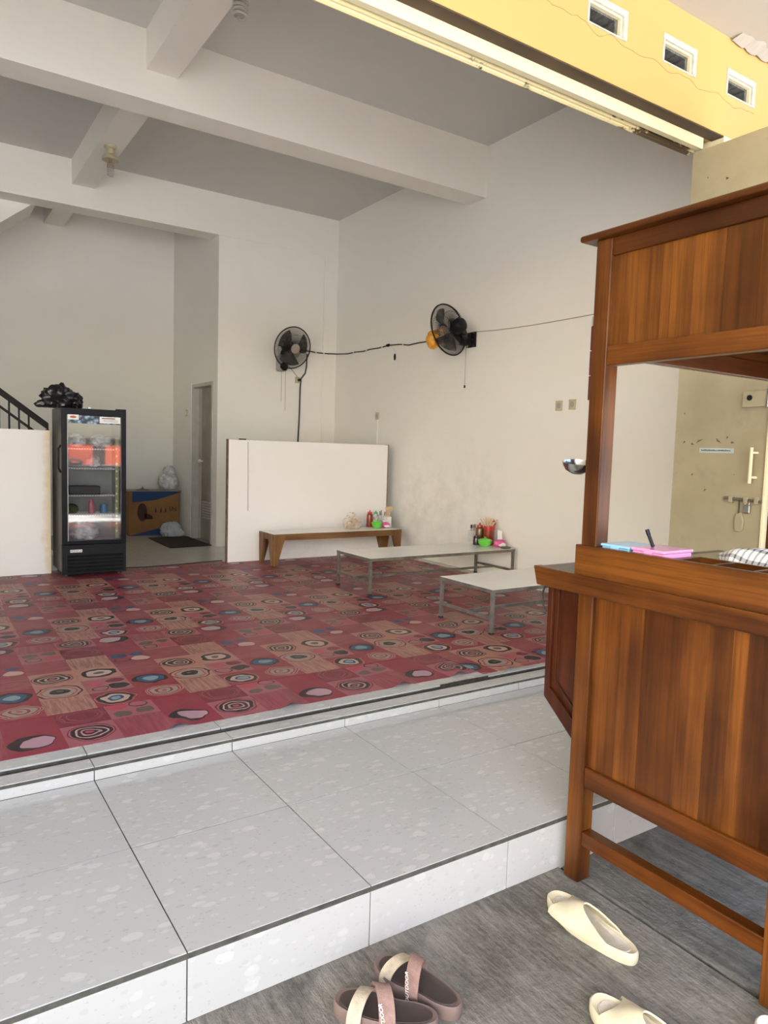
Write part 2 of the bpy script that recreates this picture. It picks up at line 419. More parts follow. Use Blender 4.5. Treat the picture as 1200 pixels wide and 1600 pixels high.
def rust_paint():
    m, nt, b = mat_new('cream_rail')
    g = N(nt, 'ShaderNodeNewGeometry'); pos = g.outputs['Position']
    sep = N(nt, 'ShaderNodeSeparateXYZ'); nt.links.new(pos, sep.inputs[0])
    right = ramp(nt, math_(nt, 'MULTIPLY', sep.outputs[0], .3), [(.62, (0, 0, 0)), (.85, (1, 1, 1))]).outputs[0]
    n = noise(nt, pos, 7, 6, .7)
    f = ramp(nt, math_(nt, 'ADD', n, math_(nt, 'MULTIPLY', right, .16)), [(.60, (0, 0, 0)), (.66, (1, 1, 1))]).outputs[0]
    c = mix(nt, f, lin(236, 222, 170), (.09, .06, .03, 1))
    nt.links.new(c, b.inputs['Base Color']); b.inputs['Roughness'].default_value = .35
    return m
M['rail'] = rust_paint()
M['cream_beam'] = wall_paint('cream_beam', lin(238, 228, 188)[:3], stains=[(3.7, 1.2, 3.5, .5, .6), (2.2, 1.2, 3.5, .4, .3)])

# the printed vinyl: an 18-cell patchwork, three columns by six rows, repeated along the roll
def vinyl():
    m, nt, b = mat_new('printed_vinyl')
    tc = N(nt, 'ShaderNodeTexCoord'); v = tc.outputs['Object']
    wob = N(nt, 'ShaderNodeTexNoise'); wob.inputs['Scale'].default_value = 14; wob.inputs['Detail'].default_value = 1; nt.links.new(v, wob.inputs['Vector'])
    sep = N(nt, 'ShaderNodeSeparateXYZ'); nt.links.new(v, sep.inputs[0])
    CW = .2357*S
    u = math_(nt, 'DIVIDE', math_(nt, 'ADD', sep.outputs[0], .078*S), CW); u = math_(nt, 'ADD', u, 90.0)
    vv = math_(nt, 'DIVIDE', math_(nt, 'ADD', sep.outputs[1], .013*S), CW)
    cu = math_(nt, 'MODULO', math_(nt, 'FLOOR', u), 3.0); ru = math_(nt, 'MINIMUM', math_(nt, 'MAXIMUM', math_(nt, 'FLOOR', vv), 0.0), 5.0)
    cid = math_(nt, 'ADD', math_(nt, 'MULTIPLY', ru, 3.0), cu)
    lu = math_(nt, 'FRACT', u); lv = math_(nt, 'FRACT', vv)
    # wobble makes the rings hand-drawn
    ws = N(nt, 'ShaderNodeSeparateColor'); nt.links.new(wob.outputs['Color'], ws.inputs[0])
    pu = math_(nt, 'ADD', lu, math_(nt, 'MULTIPLY_ADD', ws.outputs[0], .22, -.11)); pv = math_(nt, 'ADD', lv, math_(nt, 'MULTIPLY_ADD', ws.outputs[1], .22, -.11))
    P = N(nt, 'ShaderNodeCombineXYZ'); nt.links.new(pu, P.inputs[0]); nt.links.new(pv, P.inputs[1]); P = P.outputs[0]
    RED = lin(136, 42, 58); DRED = lin(112, 34, 48); PINK = lin(146, 72, 78); DUST = lin(152, 96, 98); BEI = lin(168, 124, 108)
    BLK = lin(34, 28, 26); CREAM = lin(184, 156, 144); BLUE = lin(36, 72, 108); LBL = lin(122, 146, 150); OLV = lin(96, 88, 70); GREY = lin(150, 140, 128); ROSE = lin(170, 70, 80); GREYP = lin(176, 150, 152)
    cells = [BEI, RED, RED,  BEI, DUST, RED,  BEI, BEI, PINK,  PINK, BEI, RED,  DUST, DRED, RED,  PINK, DUST, RED]
    base = ramp(nt, math_(nt, 'DIVIDE', math_(nt, 'ADD', cid, .5), 18.0), [(i/18, c) for i, c in enumerate(cells)], True).outputs[0]
    def isin(ids):
        r = None
        for i in ids:
            k = math_(nt, 'COMPARE', cid, float(i), .1); r = k if r is None else math_(nt, 'ADD', r, k)
        return r
    # streaks: along the roll in some cells, across it in others
    def streak(sx, sy):
        mp = N(nt, 'ShaderNodeMapping'); mp.inputs['Scale'].default_value = (sx, sy, 1); nt.links.new(v, mp.inputs[0]); return noise(nt, mp.outputs[0], 1, 3, .6, .4)
    sv = ramp(nt, streak(75, 7), [(.42, (0, 0, 0)), (.6, (1, 1, 1))]).outputs[0]; sh = ramp(nt, streak(9, 85), [(.42, (0, 0, 0)), (.6, (1, 1, 1))]).outputs[0]
    c = mix(nt, math_(nt, 'MULTIPLY', math_(nt, 'MULTIPLY', sv, isin([0, 10, 15])), .5), base, DRED)
    c = mix(nt, math_(nt, 'MULTIPLY', math_(nt, 'MULTIPLY', sh, isin([8, 9])), .5), c, DRED)
    c = mix(nt, math_(nt, 'MULTIPLY', math_(nt, 'MULTIPLY', sh, isin([3, 6, 7, 4, 12, 16])), .30), c, ROSE)
    c = mix(nt, math_(nt, 'MULTIPLY', math_(nt, 'MULTIPLY', sv, isin([1, 2, 5, 11, 13, 14, 17])), .14), c, PINK)
    T = (0, 0, 0, 0)
    def A(cl, a=1.0): return (cl[0], cl[1], cl[2], a)
    def motif(c, i, cx, cy, rx, ry, stops):
        s1 = N(nt, 'ShaderNodeVectorMath', operation='SUBTRACT'); nt.links.new(P, s1.inputs[0]); s1.inputs[1].default_value = (cx, cy, 0)
        s2 = N(nt, 'ShaderNodeVectorMath', operation='MULTIPLY'); nt.links.new(s1.outputs[0], s2.inputs[0]); s2.inputs[1].default_value = (1/rx, 1/ry, 0)
        s3 = N(nt, 'ShaderNodeVectorMath', operation='LENGTH'); nt.links.new(s2.outputs[0], s3.inputs[0])
        r = ramp(nt, math_(nt, 'MULTIPLY', s3.outputs['Value'], .5), [(p*.5, cl) for p, cl in stops]+[(min(.999, stops[-1][0]*.5+.001) if False else .5, T)], True)
        return mix(nt, math_(nt, 'MULTIPLY', r.outputs['Alpha'], math_(nt, 'COMPARE', cid, float(i), .1)), c, r.outputs['Color'])
    rings = [(0, A(ROSE)), (.14, A(BLK)), (.26, A(CREAM, .7)), (.36, A(BLK)), (.54, A(CREAM)), (.64, A(BLK)), (.82, T), (.9, A(DRED)), (.97, T)]
    c = motif(c, 16, .5, .48, .47, .44, rings)
    c = motif(c, 6, .47, .48, .45, .42, rings)
    c = motif(c, 3, .47, .46, .5, .44, [(0, A(OLV)), (.12, A(BLK)), (.42, A(GREY)), (.68, A(ROSE)), (.78, A(GREY, .6)), (.86, T), (.92, A(BLK)), (1.0, T)])
    c = motif(c, 1, .47, .48, .44, .40, [(0, A(LBL)), (.28, A(BLUE)), (.42, A(CREAM)), (.64, A(BLK)), (.86, T), (.93, A(BEI)), (.98, T)])
    c = motif(c, 5, .5, .5, .44, .38, [(0, A(LBL)), (.42, A(BLUE)), (.72, A(BLK)), (.93, T)])
    c = motif(c, 2, .55, .52, .44, .38, [(0, A(ROSE)), (.15, A(GREY)), (.34, A(RED)), (.46, A(GREY)), (.68, T), (.78, A(CREAM, .8)), (.83, T), (.92, A(CREAM, .7)), (.97, T)])
    c = motif(c, 7, .52, .5, .42, .38, [(0, A(OLV)), (.3, A(CREAM)), (.66, A(BLK)), (.93, T)])
    c = motif(c, 17, .56, .5, .45, .38, [(0, A(BLK)), (.9, T)]); c = motif(c, 17, .47, .51, .31, .26, [(0, A(GREYP)), (.95, T)])
    c = motif(c, 13, .5, .5, .46, .40, [(0, T), (.62, A(PINK)), (.68, T), (.84, A(PINK)), (.90, T), (.95, A(PINK)), (.99, T)])
    for i, cs in ((4, (ROSE, BLK, DRED, BLK)), (12, (OLV, GREY, OLV, ROSE)), (11, (BLUE, BLUE, ROSE, CREAM))):
        c = motif(c, i, .27, .70, .22, .19, [(0, A(cs[0])), (.93, T)])
        c = motif(c, i, .74, .76, .19, .16, [(0, A(cs[2] if i != 11 else BLUE)), (.93, T)])
        c = motif(c, i, .28, .30, .22, .19, [(0, T), (.8, A(BLK)), (.95, T)])
        c = motif(c, i, .74, .33, .24, .20, [(0, A(cs[3])), (.93, T)])
    # foot wear: rubbed, dusty film on top
    g = noise(nt, v, 3.2, 5, .6); c = mix(nt, math_(nt, 'MULTIPLY', g, .10), c, (.20, .15, .13, 1))
    oi = N(nt, 'ShaderNodeObjectInfo'); c = mix(nt, 1.0, c, oi.outputs['Color'], 'MULTIPLY')
    nt.links.new(c, b.inputs['Base Color'])
    nt.links.new(math_(nt, 'MULTIPLY_ADD', noise(nt, v, 5, 4), .2, .34), b.inputs['Roughness']); b.inputs['Specular IOR Level'].default_value = .3
    bump(nt, b, noise(nt, v, 2.4, 3), .25, .02)
    return m
M['vinyl'] = vinyl()

# ================================================================== STRUCTURE
ZF = .0591; H1 = -.204; XW = 4.78; YB = 9.745; ZC = 4.776; XL = -6.0
# --- porch: terrazzo tiles on a bed, dark strip under the nosing
porch = sempty('porch_floor', (1.2, .6, -.02), 'pale terrazzo tiled porch step in front of the room')
obj('tile_bed', MB().box(XL, .012, -.24, 5.2, 1.21, -.0042), M['grout'], porch)
rows = [(0.0, .6083), (.6083, 1.1955)]
for (y0, y1) in rows:
    tl = None
    for i in range(-3, 9):
        x0 = i*.6; jt = random.uniform(-.0006, .0006)
        o = obj('tile', MB().box(x0+.0022, y0+(.0 if y0 == 0 else .0035), -.0035, x0+.5978, y1-.0035, 0+jt), M['terrazzo'], porch)
for i in range(-3, 9):
    obj('riser_tile', MB().box(i*.6+.002, 0.0, H1-.01, i*.6+.598, .012, -.022), M['terrazzo_riser'], porch, bevel=.001, seg=1)
obj('nosing_joint', MB().box(XL, .0015, -.0215, 5.2, .0118, -.0038), M['grout'], porch)
obj('outer_paving', MB().box(XL, 0.0, -.010, -1.802, 1.1955, 0), M['terrazzo'], porch); obj('outer_riser', MB().box(XL, 0, H1-.01, -1.802, .012, -.022), M['terrazzo_riser'], porch)
# --- upper step: riser, narrow tread, door groove, first row of room tiles
step = sempty('upper_step', (1.2, 1.26, 0), 'low terrazzo step with the dark groove of the folding door')
obj('step_bed', MB().box(XL, 1.206, -.2, 5.0, 1.283, ZF-.0036), M['grout'], step)
obj('nosing_joint', MB().box(XL, 1.1965, ZF-.017, 5.0, 1.2058, ZF-.0034), M['grout'], step)
for i in range(-3, 9):
    obj('riser_tile', MB().box(i*.6+.002, 1.195, 0, i*.6+.598, 1.206, ZF-.0175), M['terrazzo_riser'], step, bevel=.001, seg=1)
    obj('tread_tile', MB().box(i*.6+.002, 1.195, ZF-.0032, i*.6+.598, 1.284, ZF), M['terrazzo'], step)
gm = MB()                         # groove floor, worn and dirty, its lips broken here and there
nx = 150
for i in range(nx):
    xa = XL+(5.0-XL)*i/nx; xb = XL+(5.0-XL)*(i+1)/nx
    d = .012+.010*mnoise.noise(Vector((xa*3, 0, 0)))
    e = .012*max(0, mnoise.noise(Vector((xa*2.2, 5, 0)))+.15) if xa > 1.1 else .002
    gm.box(xa, 1.280, -.1, xb, 1.3435+e, ZF-.022+d*.4)
    if e > .004: gm.box(xa, 1.341, ZF-.01, xb, 1.3435+e, ZF+.0015)
obj('door_groove', gm, M['groove'], step)
obj('outer_tread', MB().box(XL, 1.195, 0, -1.802, 1.284, ZF), M['terrazzo'], step)
floor = sempty('floor', (1.2, 4, 0), 'room floor of old pale tiles under the printed vinyl')
obj('floor_bed', MB().box(XL, 1.343, -.2, 4.9, 6.25, ZF-.008), M['grout'], floor)
obj('floor_screed', MB().box(XL, 1.95, ZF-.008, 4.9, 6.22, ZF-.0005), M['tile_old'], floor)
for i in range(-3, 9):
    x1 = min(i*.6+.598, XW-.002)
    if i*.6+.002 < x1:
        obj('tile', MB().box(i*.6+.002, 1.3435, ZF-.008, x1, 1.948, ZF), M['terrazzo'], floor, bevel=.001, seg=1)
obj('outer_paving', MB().box(XL, 1.3435, ZF-.008, -1.802, 1.948, ZF), M['terrazzo'], floor)
alc = sempty('floor_alcove', (2.1, 8, 0), 'shiny pale tiled floor of the back passage')
obj('tile_bed', MB().box(XL, 6.22, -.2, 4.9, YB+.1, -.006), M['grout'], alc)
for i in range(-2, 7):
    for j in range(6):
        x0 = .05+i*.6; y0 = 6.225+j*.6
        obj('tile', MB().box(x0+.0015, y0+.0015, -.01, x0+.5985, min(y0+.5985, YB), 0), M['tile_old'], alc)
# --- ground outside
g1 = struct(obj('ground', MB().box(-14, -2.3, -.6, 1.475, .012, H1), M['concrete'], base=(0, 0, H1), bevel=.004), 'stained rough grey concrete in front of the step')
g2 = struct(obj('drain_cover', MB().box(1.497, -2.3, -.6, 9, .012, H1-.004), M['concrete2'], base=(1.6, 0, H1), bevel=.006), 'smoother grey concrete strip under the wooden cart')
struct(obj('drain_joint', MB().box(1.46, -2.3, -.6, 1.51, .012, H1-.03), M['groove'], base=(1.48, 0, -.3)))
struct(obj('street', MB().box(-60, -80, -.7, 60, -2.31, H1-.01), M['street'], base=(0, -40, -.4)))
struct(obj('added_screen_wall', MB().box(1.2, -4.55, -.3, 4.8, -4.4, 1.5), M['concrete2'], bevel=.01), 'low grey screen wall added behind the camera, dulling the fridge glass reflection')  # added out of view, keeps the sunlit street out of the fridge glass
# --- room shell
def wall(name, boxes, mat, label=None):
    mb = MB()
    for bx in boxes: mb.box(*bx)
    return struct(obj(name, mb, mat), label)
wall('wall_right', [(XW, 1.3, -.2, 5.0, YB+.2, 5.0)], M['paint_right'], 'tall white side wall with grubby marks above the tables')
wall('wall_left', [(XL-.2, 1.1, -.2, XL, YB+.2, 5.0)], M['paint'])
wall('wall_back', [(XL, YB, -.2, 5.0, YB+.2, 5.0)], M['paint'], 'far white wall behind the fridge and the stairs')
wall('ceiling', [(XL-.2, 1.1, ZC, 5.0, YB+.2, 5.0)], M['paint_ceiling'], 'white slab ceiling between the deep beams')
wall('beam_1', [(XL, 4.449, 4.222, XW, 4.75, ZC)], M['paint'], 'deep white beam across the middle of the ceiling')
wall('beam_2', [(XL, 7.745, 4.236, XW, 8.045, ZC)], M['paint'], 'deep white beam above the rear wall with the fan')
wall('beam_3', [(1.08, 1.31, 4.46, 1.338, 4.449, ZC)], M['paint'], 'shallow ceiling beam at the front with the nearest bulb')
wall('beam_4', [(1.09, 4.75, 4.485, 1.35, 7.745, ZC)], M['paint'], 'shallow ceiling beam between the two deep beams')
wall('beam_5', [(1.065, 8.045, 4.50, 1.326, YB, ZC)], M['paint'], 'short ceiling beam above the back passage')
wall('column_1', [(4.557, 7.745, 0, XW, 7.95, 4.236)], M['paint'], 'flush white corner column beside the rear wall')
wall('wall_rear', [(3.092, 7.757, -.1, 4.557, 7.93, 4.236)], M['paint'], 'white rear wall carrying the first fan')
DY0, DY1, DZ = 7.93, 8.80, 2.30
wall('wall_passage', [(2.942, 7.757, -.1, 3.092, DY0, 4.236), (2.942, DY1, -.1, 3.092, YB, ZC), (2.942, DY0, DZ, 3.092, DY1, ZC)], M['paint'], 'narrow white wall of the back passage with the door')
d1 = sempty('door_1', (3.02, 8.36, 0), 'plain grey door with a white knob and a louvre in the passage')
fr = MB(); fr.box(2.93, DY1-.05, 0, 3.07, DY1, DZ); fr.box(2.93, DY0, 0, 3.07, DY0+.05, DZ); fr.box(2.93, DY0+.05, DZ-.05, 3.07, DY1-.05, DZ)
obj('door_frame', fr, M['alu'], d1, bevel=.004)
obj('architrave', MB().box(2.922, DY1, 0, 2.942, DY1+.06, DZ+.02), M['white_plastic'], d1, bevel=.003)
obj('door_leaf', MB().box(3.03, DY0+.05, .01, 3.062, DY1-.05, DZ-.05), M['door_grey'], d1, bevel=.002)
obj('leaf_stile', MB().box(3.022, DY1-.16, .01, 3.03, DY1-.05, DZ-.05), M['alu'], d1, bevel=.002)
obj('knob', MB().lathe([(.012, 0), (.012, .03), (.030, .04), (.034, .055), (.026, .07), (.0, .075)], (3.03, 8.58, 1.17), 14, axis=(-1, 0, 0)), M['white_plastic'], d1, smooth=True)
for k in range(7):
    obj('louvre_slat', MB().box(3.018, 8.26, .33+k*.038, 3.032, 8.55, .35+k*.038), M['alu'], d1)
# --- front wall above the opening: yellow plaster pierced by vents, cream beam, slot, rail
YF = 1.1; VZ0, VZ1 = 3.81, 3.977
vx = [(.575+.672*k, .913+.672*k) for k in range(2, 6)]
fw = MB(); fw.box(XL, YF, 3.549, 5.4, 1.225, VZ0); fw.box(XL, YF, VZ1, 5.4, 1.31, 5.0); fw.box(XL, 1.225, 3.60, 5.4, 1.31, VZ0)
xs = [XL]+[t for p in vx for t in p]+[5.4]
for k in range(0, len(xs), 2): fw.box(xs[k], YF, VZ0, xs[k+1], 1.31, VZ1)
struct(obj('wall_front', fw, M['yellow']), 'yellow plastered wall above the shop opening')
for k, (a, b_) in enumerate(vx):
    last = ['white framed vent hole cut off by the top picture edge', 'white framed vent hole in the yellow wall, furthest from the cart', 'white framed vent hole in the yellow wall, middle of the three', 'white framed vent hole in the yellow wall, nearest the cart'][k]
    v = thing('vent_block', last, 'vent', ((a+b_)/2, YF, VZ0), group='vent holes in the yellow wall')
    t = .036
    f1 = MB(); f1.box(a, YF-.006, VZ0, b_, YF+.03, VZ0+.010); f1.box(a, YF-.006, VZ1-t, b_, YF+.03, VZ1); f1.box(a, YF-.006, VZ0+.010, a+t*.4, YF+.03, VZ1-t); f1.box(b_-t, YF-.006, VZ0+.010, b_, YF+.03, VZ1-t)
    obj('outer_frame', f1, M['vent_frame'], v, bevel=.003)
    f2 = MB(); f2.box(a+t*.4, YF+.008, VZ1-t-.012, b_-t, YF+.04, VZ1-t); f2.box(b_-t-.014, YF+.008, VZ0+.012, b_-t, YF+.04, VZ1-t-.012)
    obj('inner_frame', f2, M['cream_beam'], v)
    f3 = MB(); f3.box(a+.002, YF+.03, VZ0+.001, a+.05, 1.30, VZ1-.001); f3.box(b_-.075, YF+.03, VZ0+.001, b_-.002, 1.30, VZ1-.001); f3.box(a+.05, YF+.03, VZ1-.062, b_-.075, 1.30, VZ1-.001); f3.box(a+.05, YF+.03, VZ0+.001, b_-.075, 1.30, VZ0+.02); f3.box(a+.05, 1.26, VZ0+.02, b_-.075, 1.30, VZ1-.062)
    obj('lining', f3, M['concrete2'], v)
wall('trim_1', [(XL, 1.19, 3.470, 3.86, 1.2295, 3.549)], M['cream_beam'], 'cream plaster lintel strip under the yellow wall')
wall('trim_4', [(XL, YF+.002, 3.541, 3.95, 1.19, 3.5485)], M['soffit'], 'dark brown soffit under the yellow wall')
wall('trim_2', [(XL, 1.2295, 3.50, 3.86, 1.2525, 3.56)], M['black'], 'dark slot of the folding door track')
rl = MB(); rl.prism([(1.2525, 3.56), (1.2525, 3.472), (1.262, 3.468), (1.270, 3.476), (1.276, 3.476), (1.283, 3.466), (1.297, 3.460), (1.309, 3.464), (1.314, 3.476), (1.314, 3.56)], 0, XL, 3.86)
struct(obj('trim_3', rl, M['rail']), 'cream painted metal door rail with rusty end')
wall('wall_front_pillar', [(3.95, 1.1, -.2, 5.4, 1.3, 3.549)], M['cream_beam'])
wall('wall_front_left', [(XL-.4, 1.1, -.2, XL+.25, 1.3, 3.549)], M['yellow'])
# crack in the yellow plaster
ck = MB(); pts = []
for k in range(60):
    x = 2.1+k*.037; z = 3.80+.012*math.sin(k*.7)+.025*mnoise.noise(Vector((k*.35, 1, 2)))-.0006*k+ (.02 if k < 12 else 0)
    pts.append((x, YF-.0005, z))
ck.tube(pts, .0009, 4)
struct(obj('plaster_crack', ck, M['edge_brown']))
# canopy
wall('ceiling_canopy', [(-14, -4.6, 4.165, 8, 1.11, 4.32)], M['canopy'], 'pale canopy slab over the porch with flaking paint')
flk = MB(); nf = 44; fa = []; fb = []
for k in range(nf+1):
    x = 3.95+k*.016; q = mnoise.noise(Vector((k*.33, 3, 1))); q2 = mnoise.noise(Vector((k*.11, 7, 2)))
    fa.append((x, 1.02-.05*abs(q2), 4.1645)); fb.append((x, 1.088+.008*q, 4.150-.030*abs(q2)-.010*abs(q)))
for k in range(nf):
    flk.hexa([fa[k], fa[k+1], fb[k+1], fb[k]]+[(p[0], p[1]-.001, p[2]-.004) for p in (fa[k], fa[k+1], fb[k+1], fb[k])])
struct(obj('flaking_paint', flk, M['canopy']), 'loose flaking paint along the canopy edge')
# half wall and stairs
struct(obj('wall_half', MB().box(XL, 5.99, 0, .565, 6.11, 1.503), M['paint_half'], bevel=.004), 'low white wall beside the fridge with an ochre unpainted edge')
st1 = MB()
for k in range(7):
    xa = .70-.29*k; st1.box(xa-.29, 6.2, 0, xa, 7.2, .185*(k+1))
struct(obj('stair_flight', st1, M['paint']))
sl = MB(); sl.prism([(.76, 4.30), (.76, 4.76), (-1.4, 4.76-1.76), (-1.4, 2.54)], 1, 8.046, 8.80)
struct(obj('stair_soffit', sl, M['paint']), 'sloping white underside of the upper stair flight')

# ================================================================== CARPET STRIPS
def strip(name, label, org, x0, x1, y0, y1, z, rot=0.0, waves=(), ragged=None):
    """one length of vinyl; local x runs along the roll, waves = small folds"""
    nx = int((x1-x0)/.03); ny = max(4, int((y1-y0)/.04)); mb = MB(); vs = []
    c, s_ = math.cos(rot), math.sin(rot)
    for j in range(ny+1):
        for i in range(nx+1):
            X = x0+(x1-x0)*i/nx; Y = y0+(y1-y0)*j/ny
            if ragged and j == ny: Y += ragged(X)
            h = .0016*max(0, mnoise.noise(Vector((X*1.7, Y*1.7, z*50))))
            for (wx, wy, dx, dy, L, hh, ww) in waves:
                d = Vector((dx, dy)).normalized(); r = Vector((X-wx, Y-wy)); al = r.dot(d); ac = r.x*d.y-r.y*d.x
                if -.02 < al < L: h += hh*math.exp(-(ac/ww)**2)*(1-max(0, al)/L)
            vs.append(((X-org[0])*c+(Y-org[1])*s_, -(X-org[0])*s_+(Y-org[1])*c, h))
    fs = [(j*(nx+1)+i, j*(nx+1)+i+1, (j+1)*(nx+1)+i+1, (j+1)*(nx+1)+i) for j in range(ny) for i in range(nx)]
    me = bpy.data.meshes.new(name); me.from_pydata([tuple(k*S for k in p) for p in vs], [], fs); me.materials.append(M['vinyl'])
    me.polygons.foreach_set('use_smooth', [True]*len(me.polygons))
    o = bpy.data.objects.new(name, me); COL.objects.link(o); o.location = (org[0]*S, org[1]*S, (z)*S); o.rotation_euler = (0, 0, rot)
    so = o.modifiers.new('thick', 'SOLIDIFY'); so.thickness = .0014; so.offset = 1; es = o.modifiers.new('edges', 'EDGE_SPLIT'); es.split_angle = math.radians(50)
    OFF[o.name] = Vector((org[0], org[1], z))
    return tag(o, label, 'floor covering', 'printed vinyl floor strips')
fold = [(x, 1.435, .25, 1, .34, .024, .040) for x in (.43, 1.02, 1.72, 2.14)]
strip('vinyl_strip', 'narrow crimson printed vinyl strip with lifted front edge at the door groove', (.34, 2.855), XL+.05, 2.28, 1.437, 1.915, ZF+.0002, math.pi, waves=fold).color = (1.0, .86, 1.04, 1)
strip('vinyl_strip', 'widest front printed vinyl strip, reaching under the nearest steel table', (0, 1.885), XL+.05, 4.60, 1.885, 3.26, ZF+.0022, 0, waves=[(2.95, 2.60, -.05, -1, .62, .014, .03), (2.4, 1.95, 1, .35, .7, .006, .03)])
strip('vinyl_strip', 'printed vinyl strip at the corner behind the wooden cart', (.36, 1.2), 2.285, 4.6, 1.385, 1.883, ZF+.0002, 0, waves=[(2.5, 1.4, .2, 1, .4, .01, .04)])
strip('vinyl_strip', 'middle printed vinyl strip under the longer steel table', (.30, 3.245), XL+.05, 4.61, 3.245, 4.625, ZF+.0042, 0, waves=[(.35, 4.5, .3, -1, .8, .006, .03), (1.4, 3.3, 1, .1, .6, .005, .03)])
strip('vinyl_strip', 'rearmost printed vinyl strip under the fridge and the bench', (.55, 4.605), XL+.05, 4.61, 4.605, 5.985, ZF+.0062, 0, ragged=lambda x: (.09*max(0, min(1, (x-1.5)/.7)) if 1.24 < x < 2.40 else 0)-.0)

# ================================================================== WOODEN CART
CX0 = 1.455; CX1 = 2.78
cart = thing('food_cart', 'tall varnished brown wooden food cart with panelled end and open middle', 'cart', (2.0, -.45, H1))
PY0, PY1 = -.112, -.044           # first post, towards the room
QY0, QY1 = -.872, -.806           # second post, towards the street
for (ya, yb) in ((PY0, PY1), (QY0, QY1)):
    for xa in (CX0, CX1-.066):
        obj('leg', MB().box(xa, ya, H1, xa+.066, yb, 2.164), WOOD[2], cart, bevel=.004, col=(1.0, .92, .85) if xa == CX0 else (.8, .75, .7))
# cap and cornice
obj('top_board', MB().box(1.425, -.93, 2.164, CX1+.04, .012, 2.187), WOOD[1], cart, bevel=.009, col=(.72, .62, .58), seg=3)
# end face, upper box
obj('header_rail', MB().box(1.461, QY1, 2.102, 1.497, PY0, 2.164), WOOD[1], cart, bevel=.003, col=(.72, .60, .52))
obj('lower_rail', MB().box(1.457, QY1, 1.721, 1.503, PY0+.0, 1.789), WOOD[1], cart, bevel=.004, col=(.92, .82, .72))
ub = [-.112, -.310, -.346, -.425, -.530, -.640, -.735, -.806]; uc = [(.98, .92, .80), (1.25, 1.2, 1.05), (1.05, 1.0, .9), (1.15, 1.1, 1.0), (.80, .74, .66), (.72, .66, .60), (.9, .85, .75)]
for k in range(7):
    obj('panel_board', MB().box(1.472+.0006*(k % 3), ub[k+1]+.0005, 1.789, 1.486, ub[k], 2.102), WOOD[2], cart, col=uc[k])
# end face, counter rails
obj('upper_board', MB().box(1.446, -.93, .9565, 1.474, -.026, 1.073), WOOD[1], cart, bevel=.003, col=(.98, .90, .80))
obj('fascia', MB().prism([(-.93, .957), (.171, .965), (.150, .893), (-.93, .893)], 0, 1.434, 1.474), WOOD[1], cart, bevel=.003, col=(1.08, 1.0, .9))
lb = [-.112, -.225, -.322, -.470, -.563, -.640, -.690, -.806]; lc = [(.92, .82, .72), (1.25, 1.15, 1.0), (.66, .56, .5), (1.22, 1.12, .98), (.92, .84, .74), (1.18, 1.1, .95), (.70, .62, .55)]
for k in range(7):
    obj('panel_board', MB().box(1.474+.0006*(k % 3), lb[k+1]+.0005, .244, 1.488, lb[k], .893), WOOD[2], cart, col=lc[k])
obj('bottom_rail', MB().box(1.459, QY1, .168, 1.505, PY0, .246), WOOD[1], cart, bevel=.004, col=(.75, .62, .56))
obj('stretcher', MB().box(1.462, QY1, -.058, 1.512, PY0, -.003), WOOD[1], cart, bevel=.004, col=(.88, .72, .62))
# room side and street side of the upper box, back end
for (ya, yb) in ((-.094, -.058), (-.86, -.824)):
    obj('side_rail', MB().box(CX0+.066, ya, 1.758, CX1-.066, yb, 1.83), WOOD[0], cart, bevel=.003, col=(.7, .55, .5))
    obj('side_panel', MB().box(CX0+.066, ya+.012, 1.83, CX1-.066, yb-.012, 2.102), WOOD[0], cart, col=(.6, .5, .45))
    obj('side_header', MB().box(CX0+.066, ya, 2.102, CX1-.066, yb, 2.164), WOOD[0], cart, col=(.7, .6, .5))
obj('end_panel', MB().box(CX1-.05, QY1, 1.72, CX1-.02, PY0, 2.164), WOOD[1], cart, col=(.6, .5, .45))
obj('box_bottom', MB().box(1.50, -.82, 1.86, CX1-.06, -.1, 1.872), WOOD[0], cart, col=(.45, .35, .3))
# body
obj('worktop', MB().box(1.665, -.80, .985, CX1-.07, -.05, 1.0), M['chrome'], cart, bevel=.002)
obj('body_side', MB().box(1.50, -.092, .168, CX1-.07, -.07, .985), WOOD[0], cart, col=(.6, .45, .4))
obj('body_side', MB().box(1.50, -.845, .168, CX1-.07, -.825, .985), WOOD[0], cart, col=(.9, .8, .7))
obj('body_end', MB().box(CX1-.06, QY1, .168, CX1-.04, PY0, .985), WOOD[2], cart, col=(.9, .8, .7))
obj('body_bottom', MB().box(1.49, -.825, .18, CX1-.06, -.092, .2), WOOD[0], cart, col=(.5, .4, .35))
obj('stretcher', MB().box(CX1-.052, QY1, -.058, CX1-.012, PY0, -.003), WOOD[1], cart, col=(.6, .5, .45))
# tray behind the upper board
obj('tray_shelf', MB().box(1.474, -.385, 1.046, 1.665, -.114, 1.060), WOOD[1], cart, bevel=.001, col=(1.1, 1.0, .9))
obj('tray_floor', MB().box(1.474, -.80, .99, 1.665, -.385, 1.004), WOOD[1], cart, col=(.9, .8, .7))
obj('tray_back', MB().box(1.652, -.80, 1.004, 1.666, -.385, 1.064), WOOD[1], cart, bevel=.001, col=(.95, .85, .75))
for y in (-.399, -.530, -.665): obj('tray_divider', MB().box(1.474, y, 1.004, 1.652, y+.014, 1.064), WOOD[0], cart, bevel=.001, col=(1.15, 1.0, .9))
